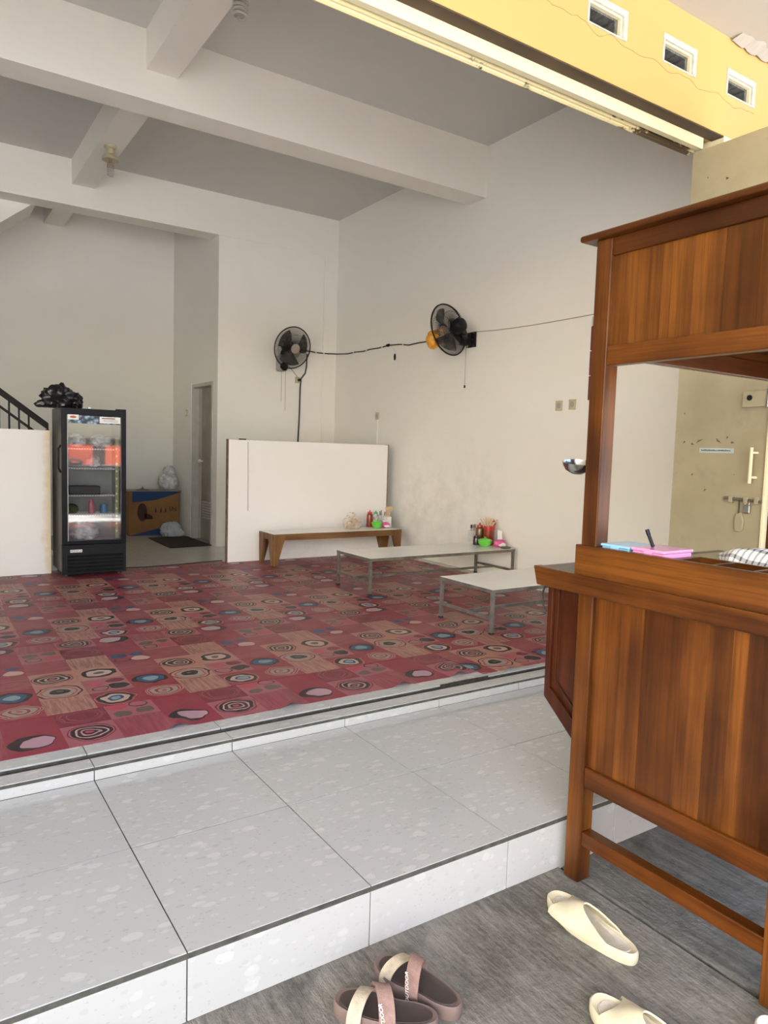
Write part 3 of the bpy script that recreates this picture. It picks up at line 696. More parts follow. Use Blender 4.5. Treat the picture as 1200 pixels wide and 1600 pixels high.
# overhanging front: counter slab on a dark cabinet whose underside rises outwards
obj('counter_slab', MB().box(1.474, -.044, .925, CX1-.1, .166, .963), M['counter_top'], cart, bevel=.002)
pr = [(.146, .925), (.143, .438), (-.04, .288), (-.04, .925)]
obj('front_cabinet', MB().prism(pr, 0, 1.512, CX1-.1), M['wood_dark'], cart, bevel=.002)
obj('cabinet_stile', MB().prism([(.147, .925), (.144, .436), (.118, .470), (.121, .925)], 0, 1.497, 1.512), M['wood_dark'], cart, bevel=.003)
obj('cabinet_rail', MB().prism([(.144, .436), (-.043, .283), (-.043, .362), (.118, .480)], 0, 1.497, 1.512), M['wood_dark'], cart, bevel=.003)
obj('panel_moulding', MB().prism([(.104, .915), (.104, .507), (-.043, .388), (-.043, .400), (.096, .513), (.096, .915)], 0, 1.506, 1.512), M['wood_dark'], cart, bevel=.003)
obj('raised_panel', MB().prism([(.080, .900), (.080, .512), (-.043, .415), (-.043, .900)], 0, 1.504, 1.512), M['wood_dark'], cart, bevel=.006)
obj('cable_loop', MB().tube([(1.50, .150, .888), (1.498, .168, .872), (1.498, .178, .845), (1.498, .170, .80), (1.50, .155, .775)], .004, 6), M['wire_black'], cart, smooth=True)
# things on and around the cart
bx = thing('food_box', 'blue translucent plastic box lying on the cart tray by the post', 'box', (1.56, -.18, 1.06))
obj('body', MB().box(1.486, -.232, 1.0612, 1.640, -.114, 1.076), M['blue_box'], bx, bevel=.004); obj('lid', MB().box(1.482, -.236, 1.0765, 1.644, -.110, 1.086), M['blue_box'], bx, bevel=.003); obj('clip', MB().box(1.477, -.19, 1.068, 1.483, -.16, 1.083), M['blue_box'], bx)
bx = thing('food_box', 'pink translucent plastic box with a pen stuck in it, on the cart tray', 'box', (1.56, -.31, 1.06))
obj('body', MB().box(1.486, -.374, 1.0612, 1.640, -.247, 1.078), M['pink_box'], bx, bevel=.004); obj('lid', MB().box(1.482, -.378, 1.0785, 1.644, -.243, 1.089), M['pink_box'], bx, bevel=.003); obj('clip', MB().box(1.477, -.33, 1.070, 1.483, -.30, 1.085), M['pink_box'], bx)
pn = thing('marker_pen', 'black pen standing askew in the pink box', 'pen', (1.556, -.277, 1.089))
obj('barrel', MB().cyl((1.556, -.279, 1.0895), (1.552, -.262, 1.128), .0062, 10), M['black'], pn, smooth=True); obj('cap', MB().cyl((1.552, -.262, 1.128), (1.550, -.254, 1.148), .0072, 10), M['black_gloss'], pn, smooth=True)
# checked cloth
def check():
    m, nt, b = mat_new('checked_cloth'); v = coords(nt, 'UV'); sep = N(nt, 'ShaderNodeSeparateXYZ'); nt.links.new(v, sep.inputs[0])
    f = None
    for k, (sx, thr) in enumerate(((0, .3), (1, .3))):
        fr_ = math_(nt, 'FRACT', math_(nt, 'MULTIPLY', sep.outputs[sx], 22.0 if sx == 0 else 12.0)); l = math_(nt, 'LESS_THAN', fr_, thr)
        f = l if f is None else math_(nt, 'ADD', f, l)
    c = ramp(nt, math_(nt, 'MULTIPLY', f, .5), [(0, (.78, .77, .74)), (.3, (.40, .40, .39)), (.8, (.10, .10, .105))], True).outputs[0]
    nt.links.new(c, b.inputs['Base Color']); b.inputs['Roughness'].default_value = .9; bump(nt, b, noise(nt, coords(nt), 120, 2), .3, .002); return m
clm = MB(); nu, nv = 40, 26
cvs = []
for j in range(nv+1):
    for i in range(nu+1):
        a = i/nu; b_ = j/nv
        y = -.40-.46*a; 
        ang = b_*2*math.pi
        cy = 1.84+.13*math.cos(ang)*(1+.1*math.sin(5*a)); cz = 1.050+.048*math.sin(ang)+.012*math.sin(3*ang+6*a)+.007*mnoise.noise(Vector((a*9, b_*9, 1)))
        e = min(1, a*7); cy = 1.84+(cy-1.84)*(.55+.45*e); cz = 1.045+(cz-1.045)*(.5+.5*e)
        cvs.append((cy, y+.03*math.sin(ang)*(1-e), max(1.0015, cz)))
cfs = [(j*(nu+1)+i, j*(nu+1)+i+1, (j+1)*(nu+1)+i+1, (j+1)*(nu+1)+i) for j in range(nv) for i in range(nu)]
clm.add(cvs, cfs)
cl = obj('dish_cloth', clm, check(), smooth=True)
uvl = cl.data.uv_layers.new(name='UVMap')
for p in cl.data.polygons:
    for li in p.loop_indices:
        vi = cl.data.loops[li].vertex_index; uvl.data[li].uv = ((vi % (nu+1))/nu, (vi//(nu+1))/nv)
tag(cl, 'folded black and white checked cloth on the cart worktop', 'cloth')
# ladle and a strip of sachets hanging on the post
ld = thing('ladle', 'steel ladle hanging on the room side of the cart post', 'ladle', (1.478, -.03, 1.35))
obj('handle', MB().tube([(1.474, -.0375, 1.70), (1.474, -.037, 1.60), (1.476, -.036, 1.46), (1.480, -.034, 1.392)], [.004, .0045, .005, .005], 8), M['chrome'], ld, smooth=True)
prof = [(.0, -.042), (.022, -.039), (.043, -.027), (.054, -.010), (.058, .004), (.055, .004), (.051, -.010), (.040, -.024), (.020, -.035), (.0, -.037)]
obj('bowl', MB().lathe(prof, (1.478, .012, 1.372), 24, axis=(-.10, -.16, 1), cap=False), M['chrome'], ld, smooth=True)
sp = thing('sachet_strip', 'dark red strip of sachets hanging down the cart post', 'sachets', (1.478, -.036, 1.60))
for k in range(3): obj('sachet', MB().box(1.474, -.0435, 1.872-.09*(k+1)+.002, 1.482, -.020, 1.872-.09*k), plain('sachet_red', (.10, .016, .02), .4) if k == 0 else bpy.data.materials['sachet_red'], sp, bevel=.003)
obj('hook', MB().tube([(1.478, -.044, 1.91), (1.478, -.034, 1.90), (1.478, -.032, 1.875)], .003, 6), M['chrome'], sp)
obj('header_card', MB().box(1.474, -.0435, 1.874, 1.482, -.022, 1.905), M['grey_plastic'], sp)

# ================================================================== FOLDING STEEL DOOR
lf = thing('steel_door_leaf', 'cream painted steel folding door leaf with bolts, pull handle and lock', 'door', (3.86, .92, 0))
obj('sheet', MB().box(3.84, .598, .012, 3.872, 1.247, 3.458), M['steel_door'], lf, bevel=.002)
obj('edge_strip', MB().box(3.828, .583, .012, 3.88, .598, 3.458), M['cream_beam'], lf, bevel=.002)
hd = obj('pull_handle', MB().tube([(3.80, .672, 1.262), (3.80, .672, 1.488)], .011, 10), M['cream_beam'], lf, smooth=True)
for z in (1.30, 1.455): obj('bracket', MB().cyl((3.80, .672, z), (3.84, .652, z), .008, 8), M['cream_beam'], hd, smooth=True)
obj('lock_case', MB().box(3.816, .604, 1.742, 3.84, .765, 1.842), M['steel_door'], lf, bevel=.003)
obj('keyhole', MB().lathe([(.018, 0), (.018, .003), (0, .003)], (3.816, .718, 1.80), 12, axis=(-1, 0, 0)), M['black'], lf)
obj('striker', MB().box(3.812, .598, 1.735, 3.86, .612, 1.850), M['chrome'], lf, bevel=.002)
bo = obj('bolt_rod', MB().cyl((3.826, .845, 1.160), (3.826, .600, 1.150), .010, 10), M['steel_dark'], lf, smooth=True)
for y in (.80, .70, .63): obj('bolt_guide', MB().box(3.815, y-.014, 1.132, 3.84, y+.014, 1.176), M['steel_door'], bo, bevel=.003)
obj('bolt_arm', MB().box(3.826, .742, 1.03, 3.833, .750, 1.15), M['steel_dark'], bo)
obj('hasp', MB().prism([(.760, 1.06), (.722, 1.075), (.706, 1.02), (.712, .965), (.724, .948), (.756, .950), (.768, 1.0)], 0, 3.820, 3.836), M['steel_door'], lf, bevel=.004)
pd = obj('padlock', MB().box(3.815, .666, 1.07, 3.835, .712, 1.125), M['chrome'], lf, bevel=.006); obj('shackle', MB().tube([(3.825, .676, 1.12), (3.825, .676, 1.145), (3.825, .689, 1.155), (3.825, .702, 1.145), (3.825, .702, 1.12)], .004, 6), M['chrome'], pd)
stk = obj('sticker', MB().box(3.8385, .812, 1.450, 3.8399, 1.055, 1.482), plain('pale_blue_label', (.52, .62, .62), .5), lf)
for k in range(22): obj('print_mark', MB().box(3.8375, .835+k*.0095, 1.462, 3.8384, .835+k*.0095+.006, 1.462+.006+.006*random.random()), M['ink'], stk)
for (y, z, L, a) in ((1.07, 1.525, .05, .8), (.93, 1.535, .035, -.8), (1.115, 1.51, .014, 0), (.865, 1.55, .02, 1.2), (1.0, 1.20, .025, 1.0), (1.10, 1.30, .02, .9), (.83, 1.52, .016, .4)):
    obj('paint_chip', MB().prism([(y-L*math.cos(a)-.004, z+L*math.sin(a)*.6-.006), (y+.005, z-.009), (y+L*math.cos(a)*.4, z-L*math.sin(a)*.5), (y+.002, z+.008)], 0, 3.8392, 3.84), M['edge_brown'], lf)
lf2 = thing('steel_door_leaf', 'second cream steel door leaf folded beyond the edge strip', 'door', (3.86, .25, 0))
obj('sheet', MB().box(3.85, -.06, .012, 3.88, .565, 3.458), M['steel_door'], lf2, bevel=.002)

# ================================================================== TABLES AND BENCH
def steel_table(name, label, x0, x1, y0, y1, zt, mat):
    t = thing(name, label, 'table', ((x0+x1)/2, (y0+y1)/2, ZF), 'low steel framed tables')
    obj('tabletop', MB().box(x0+.004, y0+.004, zt-.018, x1-.004, y1-.004, zt), M['laminate'], t, bevel=.002)
    e = MB(); w_ = .03
    e.box(x0, y0, zt-.030, x1, y0+.006, zt-.002); e.box(x0, y1-.006, zt-.030, x1, y1, zt-.002); e.box(x0, y0+.006, zt-.030, x0+.006, y1-.006, zt-.002); e.box(x1-.006, y0+.006, zt-.030, x1, y1-.006, zt-.002)
    e.box(x0+.006, y0+.006, zt-.030, x1-.006, y0+w_, zt-.020); e.box(x0+.006, y1-w_, zt-.030, x1-.006, y1-.006, zt-.020)
    obj('angle_frame', e, mat, t, bevel=.001)
    for (xa, ya) in ((x0, y0), (x0, y1-w_), (x1-w_, y0), (x1-w_, y1-w_)):
        l = obj('leg', MB().box(xa+.002, ya+.002, ZF+.008, xa+w_-.002, ya+w_-.002, zt-.030), mat, t, bevel=.002)
        obj('foot', MB().box(xa, ya, ZF+.0065, xa+w_, ya+w_, ZF+.022), M['rubber'], l, bevel=.002)
    zs = ZF+.115
    for xa in (x0+.004, x1-w_+.004): obj('cross_rail', MB().box(xa, y0+w_, zs, xa+.022, y1-w_, zs+.022), mat, t, bevel=.002)
    ym = (y0+y1)/2; obj('long_rail', MB().box(x0+.026, ym-.011, zs, x1-.026, ym+.011, zs+.022), mat, t, bevel=.002)
    return t
steel_table('low_table', 'longer low steel table with white top and a cluster of condiments on it', 2.895, 4.705, 3.667, 4.285, .412, M['steel_dark'])
steel_table('low_table', 'bare low steel table with white top right behind the cart', 2.945, 4.66, 2.055, 2.69, .405, M['steel'])
obj_b = thing('wooden_bench', 'low wooden bench table with white top and tapered legs against the partition', 'bench', (3.63, 5.68, ZF))
bx0, bx1, by0, by1, bz = 2.768, 4.505, 5.482, 5.885, .435
obj('top', MB().box(bx0+.012, by0+.012, bz-.02, bx1-.012, by1-.012, bz), M['laminate'], obj_b, bevel=.002)
ap = MB(); ap.box(bx0, by0, bz-.075, bx1, by0+.02, bz-.003); ap.box(bx0, by1-.02, bz-.075, bx1, by1, bz-.003); ap.box(bx0, by0+.02, bz-.075, bx0+.02, by1-.02, bz-.003); ap.box(bx1-.02, by0+.02, bz-.075, bx1, by1-.02, bz-.003)
obj('apron', ap, BENCHW[0], obj_b, bevel=.003)
for sx, xa in ((1, bx0), (-1, bx1)):
    for sy, ya in ((1, by0), (-1, by1)):
        # two tapered boards meeting at the corner
        l = MB(); z0 = ZF+.0105; zt = bz-.01
        l.hexa([(xa+sx*.004, ya+sy*.004, z0), (xa+sx*.052, ya+sy*.004, z0), (xa+sx*.052, ya+sy*.03, z0), (xa+sx*.004, ya+sy*.03, z0), (xa+sx*.001, ya-sy*.004, zt), (xa+sx*.15, ya-sy*.004, zt), (xa+sx*.15, ya+sy*.03, zt), (xa+sx*.001, ya+sy*.03, zt)])
        l.hexa([(xa-sx*.004, ya+sy*.03, z0), (xa+sx*.026, ya+sy*.03, z0), (xa+sx*.026, ya+sy*.07, z0), (xa-sx*.004, ya+sy*.07, z0), (xa-sx*.004, ya+sy*.03, zt), (xa+sx*.026, ya+sy*.03, zt), (xa+sx*.026, ya+sy*.15, zt), (xa-sx*.004, ya+sy*.15, zt)])
        obj('leg', l, BENCHW[2], obj_b, bevel=.002)
# partition
pt = thing('partition_board', 'white freestanding partition board behind the wooden bench', 'partition', (3.5, 5.99, ZF))
obj('face', MB().box(2.420, 5.978, ZF+.008, 4.60, 5.990, 1.478), M['board_white'], pt, bevel=.001)
obj('back', MB().box(2.42, 6.02, ZF+.008, 4.60, 6.03, 1.478), M['board_white'], pt)
for x in (2.412, 4.592): obj('edge_batten', MB().box(x, 5.976, ZF+.008, x+.010, 6.032, 1.482), M['edge_brown'], pt)
obj('top_batten', MB().box(2.422, 5.99, 1.455, 4.59, 6.02, 1.479), M['edge_brown'], pt)
obj('cord_stain', MB().tube([(2.654, 5.976, 1.46), (2.66, 5.976, 1.1), (2.664, 5.976, .66)], .0035, 6), M['wire_grey'], pt)
obj('clip', MB().box(2.55, 5.975, 1.480, 2.63, 6.0, 1.492), M['black'], pt)

# ================================================================== CONDIMENTS
def bottle(name, label, c, h, r, body, cap, group, level=.7):
    b = thing(name, label, 'bottle', c, group)
    x, y, z = c; 
    obj('body', MB().lathe([(r*.95, 0), (r, .006), (r*.96, h*level), (r*.9, h*.74), (r*.55, h*.80)], c, 18), body, b, smooth=True)
    k = obj('cap', MB().lathe([(r*.62, h*.80), (r*.72, h*.805), (r*.68, h*.88), (r*.25, h*.90), (r*.12, h), (0, h)], c, 14), cap, b, smooth=True)
    return b
def lidded_bowl(label, c, s=1):
    b = thing('sambal_bowl', label, 'bowl', c, 'green lidded bowls')
    r = .075*s
    obj('bowl', MB().lathe([(r*.45, 0), (r*.5, .004), (r*.85, .03), (r, .062), (r*1.04, .066), (r*.96, .066)], c, 22), M['green'], b, smooth=True)
    obj('lid', MB().lathe([(r*1.0, .066), (r*.9, .076), (r*.4, .086), (.0, .088)], c, 22), M['green'], b, smooth=True)
    obj('lid_knob', MB().lathe([(.008, .086), (.013, .096), (.010, .102), (0, .103)], c, 10), M['green'], b, smooth=True)
    return b
def utensil_cup(label, c, w_, h, items, mat, group='utensil cups', holes=True):
    b = thing('utensil_cup', label, 'utensil cup', c, group); x, y, z = c
    t = .004; m_ = MB(); m_.box(x-w_, y-w_, z, x+w_, y+w_, z+.006); 
    # perforated sides are bars; the front is a lattice
    for (ax, sgn) in (('x', 1), ('x', -1), ('y', 1), ('y', -1)):
        n = 5; nz = 6
        for k in range(n+1):
            o_ = -w_+2*w_*k/n
            if ax == 'y': m_.box(x+o_-.0035, y+sgn*w_-t/2, z, x+o_+.0035, y+sgn*w_+t/2, z+h)
            else: m_.box(x+sgn*w_-t/2, y+o_-.0035, z, x+sgn*w_+t/2, y+o_+.0035, z+h)
        for k in range(nz+1):
            zz = z+h*k/nz; e = .004 if k < nz else .008
            if ax == 'y': m_.box(x-w_, y+sgn*w_-t/2, zz-e, x+w_, y+sgn*w_+t/2, zz+e*.5)
            else: m_.box(x+sgn*w_-t/2, y-w_, zz-e, x+sgn*w_+t/2, y+w_, zz+e*.5)
    obj('cup', m_, mat, b)
    for k, (dx, dy, L, lx, ly, kind) in enumerate(items):
        p = (x+dx, y+dy, z+.01); q = (x+dx+lx, y+dy+ly, z+L)
        u_ = MB(); u_.cyl(p, q, .0045, 6)
        d = (Vector(q)-Vector(p)).normalized()
        if kind == 'spoon': u_.blob(Vector(q)+d*.012, (.015, .008, .026), .0, 1, 0, 10, 8)
        if kind == 'fork': u_.box(q[0]-.012, q[1]-.003, q[2]-.004, q[0]+.012, q[1]+.003, q[2]+.035)
        obj('cutlery', u_, M['chrome'] if kind in ('spoon', 'fork') else (M['black'] if kind == 'black' else M['tan']), b, smooth=True)
    return b
# --- on the bench
zb = .435
bottle('sauce_bottle', 'red chili sauce bottle with red cap on the wooden bench', (4.262, 5.85, zb), .215, .040, M['sauce'], M['red'], 'sauce bottles')
bottle('sauce_bottle', 'clear sauce bottle with teal cap on the wooden bench', (4.352, 5.85, zb), .205, .036, M['film_bottle'], M['teal'], 'sauce bottles')
utensil_cup('white perforated utensil cup with dark handles on the wooden bench', (4.432, 5.83, zb), .042, .145, [(-.02, 0, .20, -.012, 0, 'black'), (-.005, .01, .21, .0, 0, 'black'), (.02, -.01, .19, .02, 0, 'black')], M['white_plastic'])
cu = thing('chopstick_cup', 'plain white cup of pale wooden spoons at the bench end', 'cup', (4.475, 5.755, zb))
obj('cup', MB().box(4.440, 5.72, zb, 4.51, 5.79, zb+.135), M['white_plastic'], cu, bevel=.006)
for k in range(5):
    dx = -.02+.01*k; u_ = MB(); u_.cyl((4.475+dx, 5.755, zb+.13), (4.475+dx*1.9+.012, 5.755, zb+.215), .004, 6); u_.blob((4.475+dx*2.0+.014, 5.755, zb+.235), (.013, .007, .032), 0, 1, 0, 10, 8); obj('wooden_spoon', u_, M['tan'], cu, smooth=True)
lidded_bowl('bright green lidded bowl on the wooden bench', (4.275, 5.70, zb), .95)
def tissue_pack(label, c, s=1.0, tall=False):
    b = thing('tissue_pack', label, 'tissue pack', c, 'pink tissue packs'); x, y, z = c
    obj('wrapper', MB().blob((x, y, z+.038*s), (.070*s, .045*s, .042*s), .18, 2.2, 4 if tall else 9, 22, 14, flat=z), M['pink'], b, smooth=True)
    obj('label_patch', MB().blob((x+.005, y-.030*s, z+.028*s), (.045*s, .018*s, .022*s), .3, 3, 5, 14, 10, flat=z), M['paper'], b, smooth=True)
    t_ = MB(); hh = .10*s if tall else .02
    t_.add([(x-.035, y, z+.07*s), (x+.01, y-.01, z+.065*s), (x+.035, y+.005, z+.07*s), (x-.03, y+.012, z+.075*s+hh), (x+.028, y+.004, z+.07*s+hh*.9)], [(0, 1, 4, 3), (1, 2, 4)])
    to = obj('tissue', t_, M['paper'], b); so = to.modifiers.new('t', 'SOLIDIFY'); so.thickness = .002
    return b
tissue_pack('pink tissue pack beside the green bowl on the wooden bench', (4.405, 5.70, zb), .9)
cb = thing('cracker_bag', 'clear plastic bag of crackers on the wooden bench', 'bag', (3.93, 5.72, zb))
obj('bag', MB().blob((3.93, 5.72, zb+.075), (.125, .095, .095), .16, 2.2, 3, 30, 20, flat=zb), M['film'], cb, smooth=True)
obj('bag_neck', MB().blob((3.91, 5.72, zb+.165), (.055, .04, .035), .35, 3, 8, 18, 12), M['film'], cb, smooth=True)
for k in range(44):
    a = random.uniform(0, 6.28); r_ = random.uniform(0, .075); h_ = random.uniform(.014, .11); 
    obj('cracker', MB().blob((3.93+r_*math.cos(a), 5.72+.7*r_*math.sin(a), zb+h_), (.030, .022, .016), .25, 2, k, 8, 6, flat=zb+.001), M['tan'], cb, smooth=True)
# --- on the longer steel table
zt = .412
utensil_cup('white perforated utensil cup with forks on the longer steel table', (4.600, 4.235, zt), .040, .135, [(-.015, 0, .17, -.01, 0, 'fork'), (.012, .01, .165, .012, .01, 'fork'), (0, -.015, .175, .015, 0, 'fork')], M['white_plastic'])
bottle('sauce_bottle', 'tall brown sauce bottle with crimson cap on the longer steel table', (4.622, 4.145, zt), .235, .048, M['oil'], M['red'], 'sauce bottles')
bottle('sauce_bottle', 'small black soy bottle behind the green bowl on the steel table', (4.525, 4.085, zt), .115, .036, M['soy'], M['soy'], 'sauce bottles')
cc = thing('chopstick_jar', 'red lidded jar crowded with chopsticks on the longer steel table', 'jar', (4.655, 4.032, zt))
obj('jar', MB().lathe([(.055, 0), (.058, .005), (.056, .165), (.048, .17)], (4.655, 4.032, zt), 20), M['sauce'], cc, smooth=True)
obj('jar_lid', MB().lathe([(.060, .165), (.062, .175), (.06, .205), (.03, .212), (0, .213)], (4.655, 4.032, zt), 20), M['red'], cc, smooth=True)
obj('lid_handle', MB().tube([(4.69, 4.02, zt+.195), (4.715, 4.015, zt+.215), (4.725, 4.01, zt+.24), (4.712, 4.015, zt+.262), (4.69, 4.02, zt+.255)], .008, 8), M['red'], cc, smooth=True)
for k in range(9):
    a = -.055+.0135*k; obj('chopstick', MB().cyl((4.635+a*.6, 4.04-.02*(k % 3), zt+.205), (4.635+a*1.9, 4.04-.02*(k % 3), zt+.305-.006*abs(k-3)), .0055, 6), M['tan'], cc, smooth=True)
lidded_bowl('bright green lidded bowl on the longer steel table', (4.525, 3.945, zt), 1.05)
tissue_pack('pink and white tissue pack with a pulled tissue on the steel table', (4.650, 3.845, zt), 1.05, True)
tag(obj('ashtray', MB().lathe([(.045, 0), (.055, .004), (.060, .016), (.053, .016), (.045, .008), (0, .007)], (4.628, 3.732, zt), 20), M['steel_dark'], smooth=True), 'flat dark grey dish at the end of the longer steel table', 'dish')

# ================================================================== FRIDGE
fx0, fx1, fy0, fy1, fz0, fz1 = .61, 1.215, 5.655, 6.18, ZF+.0105, 1.722
fg = thing('display_fridge', 'black upright display fridge with a glass door', 'fridge', ((fx0+fx1)/2, (fy0+fy1)/2, fz0))
sh = MB(); sh.box(fx0, fy0+.055, fz0+.05, fx0+.02, fy1, fz1-.02); sh.box(fx1-.02, fy0+.055, fz0+.05, fx1, fy1, fz1-.02); sh.box(fx0+.02, fy1-.02, fz0+.05, fx1-.02, fy1, fz1-.02); sh.box(fx0, fy0+.055, fz1-.02, fx1, fy1, fz1); sh.box(fx0+.02, fy0+.055, fz0+.05, fx1-.02, fy1-.02, .40)
obj('cabinet', sh, M['fridge_side'], fg, bevel=.003)
ln = MB(); ln.box(fx0+.02, fy1-.03, .40, fx1-.02, fy1-.021, fz1-.02); ln.box(fx0+.0205, fy0+.06, .40, fx0+.03, fy1-.03, fz1-.02); ln.box(fx1-.03, fy0+.06, .40, fx1-.0205, fy1-.03, fz1-.02); ln.box(fx0+.03, fy0+.06, .40, fx1-.03, fy1-.03, .408)
obj('liner', ln, M['fridge_in'], fg)
gx0, gx1, gz0, gz1 = .663, 1.166, .430, 1.655
dr = obj('door', MB().box(fx0, fy0, .393, gx0, fy0+.05, fz1).box(gx1, fy0, .393, fx1, fy0+.05, fz1).box(gx0, fy0, gz1, gx1, fy0+.05, fz1).box(gx0, fy0, .393, gx1, fy0+.05, gz0), M['black_gloss'], fg, bevel=.003)
obj('glass', MB().box(gx0-.002, fy0+.010, gz0-.002, gx1+.002, fy0+.014, gz1+.002), M['glass'], dr)
obj('gasket', MB().box(gx0, fy0-.001, gz0, gx0+.008, fy0+.009, gz1), M['grey_plastic'], dr)
def icy():
    m, nt, b = mat_new('ice_print'); v = coords(nt); vo = N(nt, 'ShaderNodeTexVoronoi'); vo.inputs['Scale'].default_value = 32; nt.links.new(v, vo.inputs['Vector'])
    c = ramp(nt, vo.outputs['Distance'], [(.1, lin(170, 190, 205)), (.45, lin(96, 116, 136)), (.7, lin(40, 52, 66))]).outputs[0]; nt.links.new(c, b.inputs['Base Color']); b.inputs['Roughness'].default_value = .3; return m
obj('header_print', MB().box(gx0+.008, fy0+.004, 1.578, gx1-.006, fy0+.0095, 1.655), icy(), dr)
s1 = obj('sticker', MB().box(gx0+.006, fy0-.003, 1.612, gx0+.105, fy0+.0005, 1.660), M['paper'], dr)
ell = [(gx0+.055+.03*math.cos(t*.5236), 1.637+.012*math.sin(t*.5236)) for t in range(12)]
obj('logo', MB().prism(ell, 1, fy0-.0042, fy0-.0031), plain('logo_orange', (.5, .14, .04), .5), s1)
s2 = obj('sticker', MB().box(gx1-.205, fy0-.003, 1.588, gx1-.008, fy0+.0005, 1.650), M['paper'], dr)
obj('print_line', MB().box(gx1-.185, fy0-.0042, 1.630, gx1-.06, fy0-.0031, 1.640), plain('olive_ink', (.12, .10, .03), .5), s2)
for k in range(2): obj('print_line', MB().box(gx1-.17, fy0-.0042, 1.604+.012*k, gx1-.03, fy0-.0031, 1.608+.012*k), M['wire_grey'], s2)
obj('price_strip', MB().box(gx1-.05, fy0+.03, .44, gx1-.018, fy0+.036, 1.45), plain('strip_olive', (.30, .31, .12), .5), fg)
for k in range(12): obj('arrow_mark', MB().prism([(gx1-.045, .50+.075*k), (gx1-.025, .515+.075*k), (gx1-.045, .53+.075*k)], 1, fy0+.028, fy0+.030), M['paper'], fg)
obj('handle', MB().tube([(fx0-.002, fy0+.02, 1.36), (fx0-.026, fy0-.004, 1.33), (fx0-.026, fy0-.004, 1.14), (fx0-.002, fy0+.02, 1.10)], .010, 8), M['black'], dr, smooth=True)
obj('door_lock', MB().box(.86, fy0+.01, fz1, .885, fy0+.04, fz1+.018), M['chrome'], dr, bevel=.002)
obj('hinge_cap', MB().box(1.12, fy0+.0, fz1, 1.215, fy0+.05, fz1+.012), M['black'], dr, bevel=.004)
lo = obj('base_panel', MB().box(fx0, fy0+.006, fz0+.03, fx1, fy0+.055, .388), M['black'], fg, bevel=.004)
for k in range(5):
    z = .120+.036*k; obj('louvre_slat', MB().hexa([(fx0+.045, fy0-.006, z), (fx1-.03, fy0-.006, z), (fx1-.03, fy0+.008, z+.004), (fx0+.045, fy0+.008, z+.004), (fx0+.045, fy0-.002, z+.008), (fx1-.03, fy0-.002, z+.008), (fx1-.03, fy0+.008, z+.026), (fx0+.045, fy0+.008, z+.026)]), M['black_gloss'], lo)
bd = obj('badge', MB().box(fx0+.075, fy0+.002, .315, fx0+.185, fy0+.0065, .342), M['paper'], lo)
text('badge_letters', 'MODENA', .024, frame(Vector((fx0+.13, fy0+.0018, .3275)), (1, 0, 0), (0, 0, 1)), M['ink'], bd)
for (x, y) in ((fx0+.05, fy0+.08), (fx1-.05, fy0+.08), (fx0+.05, fy1-.06), (fx1-.05, fy1-.06)): obj('foot', MB().cyl((x, y, fz0+.001), (x, y, fz0+.06), .02, 10), M['rubber'], fg)
for z in (1.33, 1.135, .868, .67):
    w_ = MB(); w_.box(gx0-.02, fy0+.085, z-.006, gx1+.02, fy0+.092, z+.006); w_.box(gx0-.02, fy1-.06, z-.004, gx1+.02, fy1-.054, z+.004)
    for k in range(24): x = gx0+.02*k+.01; w_.box(x-.0015, fy0+.092, z-.0015, x+.0015, fy1-.06, z+.0015)
    obj('shelf', w_, M['white_plastic'], fg)
    for k in range(20): x = gx0+.012+.0245*k; obj('shelf_slot', MB().box(x, fy0+.083, z-.002, x+.011, fy0+.085, z+.003), M['ink'], fg)
def bag(label, c, r, seed, mat=None, name='plastic_bag', cat='bag', group=None, **kw):
    o = thing(name, label, cat, (c[0], c[1], c[2]-r[2]), group)
    obj('sack', MB().blob(c, r, kw.get('amp', .28), kw.get('freq', 2.4), seed, 28, 18, flat=c[2]-r[2], ridge=True), mat or M['film_white'], o, smooth=True)
    return o
FY = 5.90
gi = 'things inside the fridge'
for (lab, c, r, sd_) in (('white plastic bag on the top fridge shelf, left', (.78, FY, 1.41), (.085, .10, .072), 1), ('white plastic bag on the top fridge shelf, right', (1.02, FY, 1.405), (.10, .10, .068), 2),
    ('pale bag on the second fridge shelf', (.95, FY, 1.20), (.06, .08, .058), 3), ('large white bag lying on the fridge bottom', (.86, FY, .50), (.13, .12, .088), 6)):
    bag(lab, c, r, sd_, group=gi)
bag('dark green bag on the lowest wire shelf of the fridge', (.74, FY, .725), (.06, .07, .048), 7, plain('dark_leaf', (.05, .09, .02), .6), group=gi)
tag(obj('drink_bottle', MB().lathe([(.03, 0), (.032, .005), (.032, .10), (.014, .14), (.014, .155), (0, .156)], (.93, FY, .677), 16), plain('drink_pink', (.55, .16, .20), .3), smooth=True), 'pink drink bottle on the lowest wire shelf of the fridge', 'bottle', gi)
tag(obj('drink_bottle', MB().lathe([(.035, 0), (.037, .005), (.037, .07), (.034, .09), (0, .091)], (1.05, FY, .677), 16), plain('drink_blue', (.12, .26, .45), .3), smooth=True), 'blue tub on the lowest wire shelf of the fridge', 'tub', gi)
tag(obj('food_tray', MB().box(.70, FY-.1, .876, 1.00, FY+.12, .96), plain('dark_tray', (.03, .03, .03), .4), bevel=.008), 'black tray on the third fridge shelf', 'tray', gi)
bb = thing('rubbish_bag', 'crumpled black plastic bag on top of the fridge', 'bag', (.66, 5.88, fz1))
obj('sack', MB().blob((.64, 5.88, fz1+.085), (.135, .12, .115), .6, 1.3, 12, 34, 22, flat=fz1+.001, ridge=True), M['black_bag'], bb, smooth=True)
obj('sack_fold', MB().blob((.76, 5.83, fz1+.07), (.07, .06, .075), .45, 2.5, 3, 24, 16, flat=fz1+.001, ridge=True), M['black_bag'], bb, smooth=True)
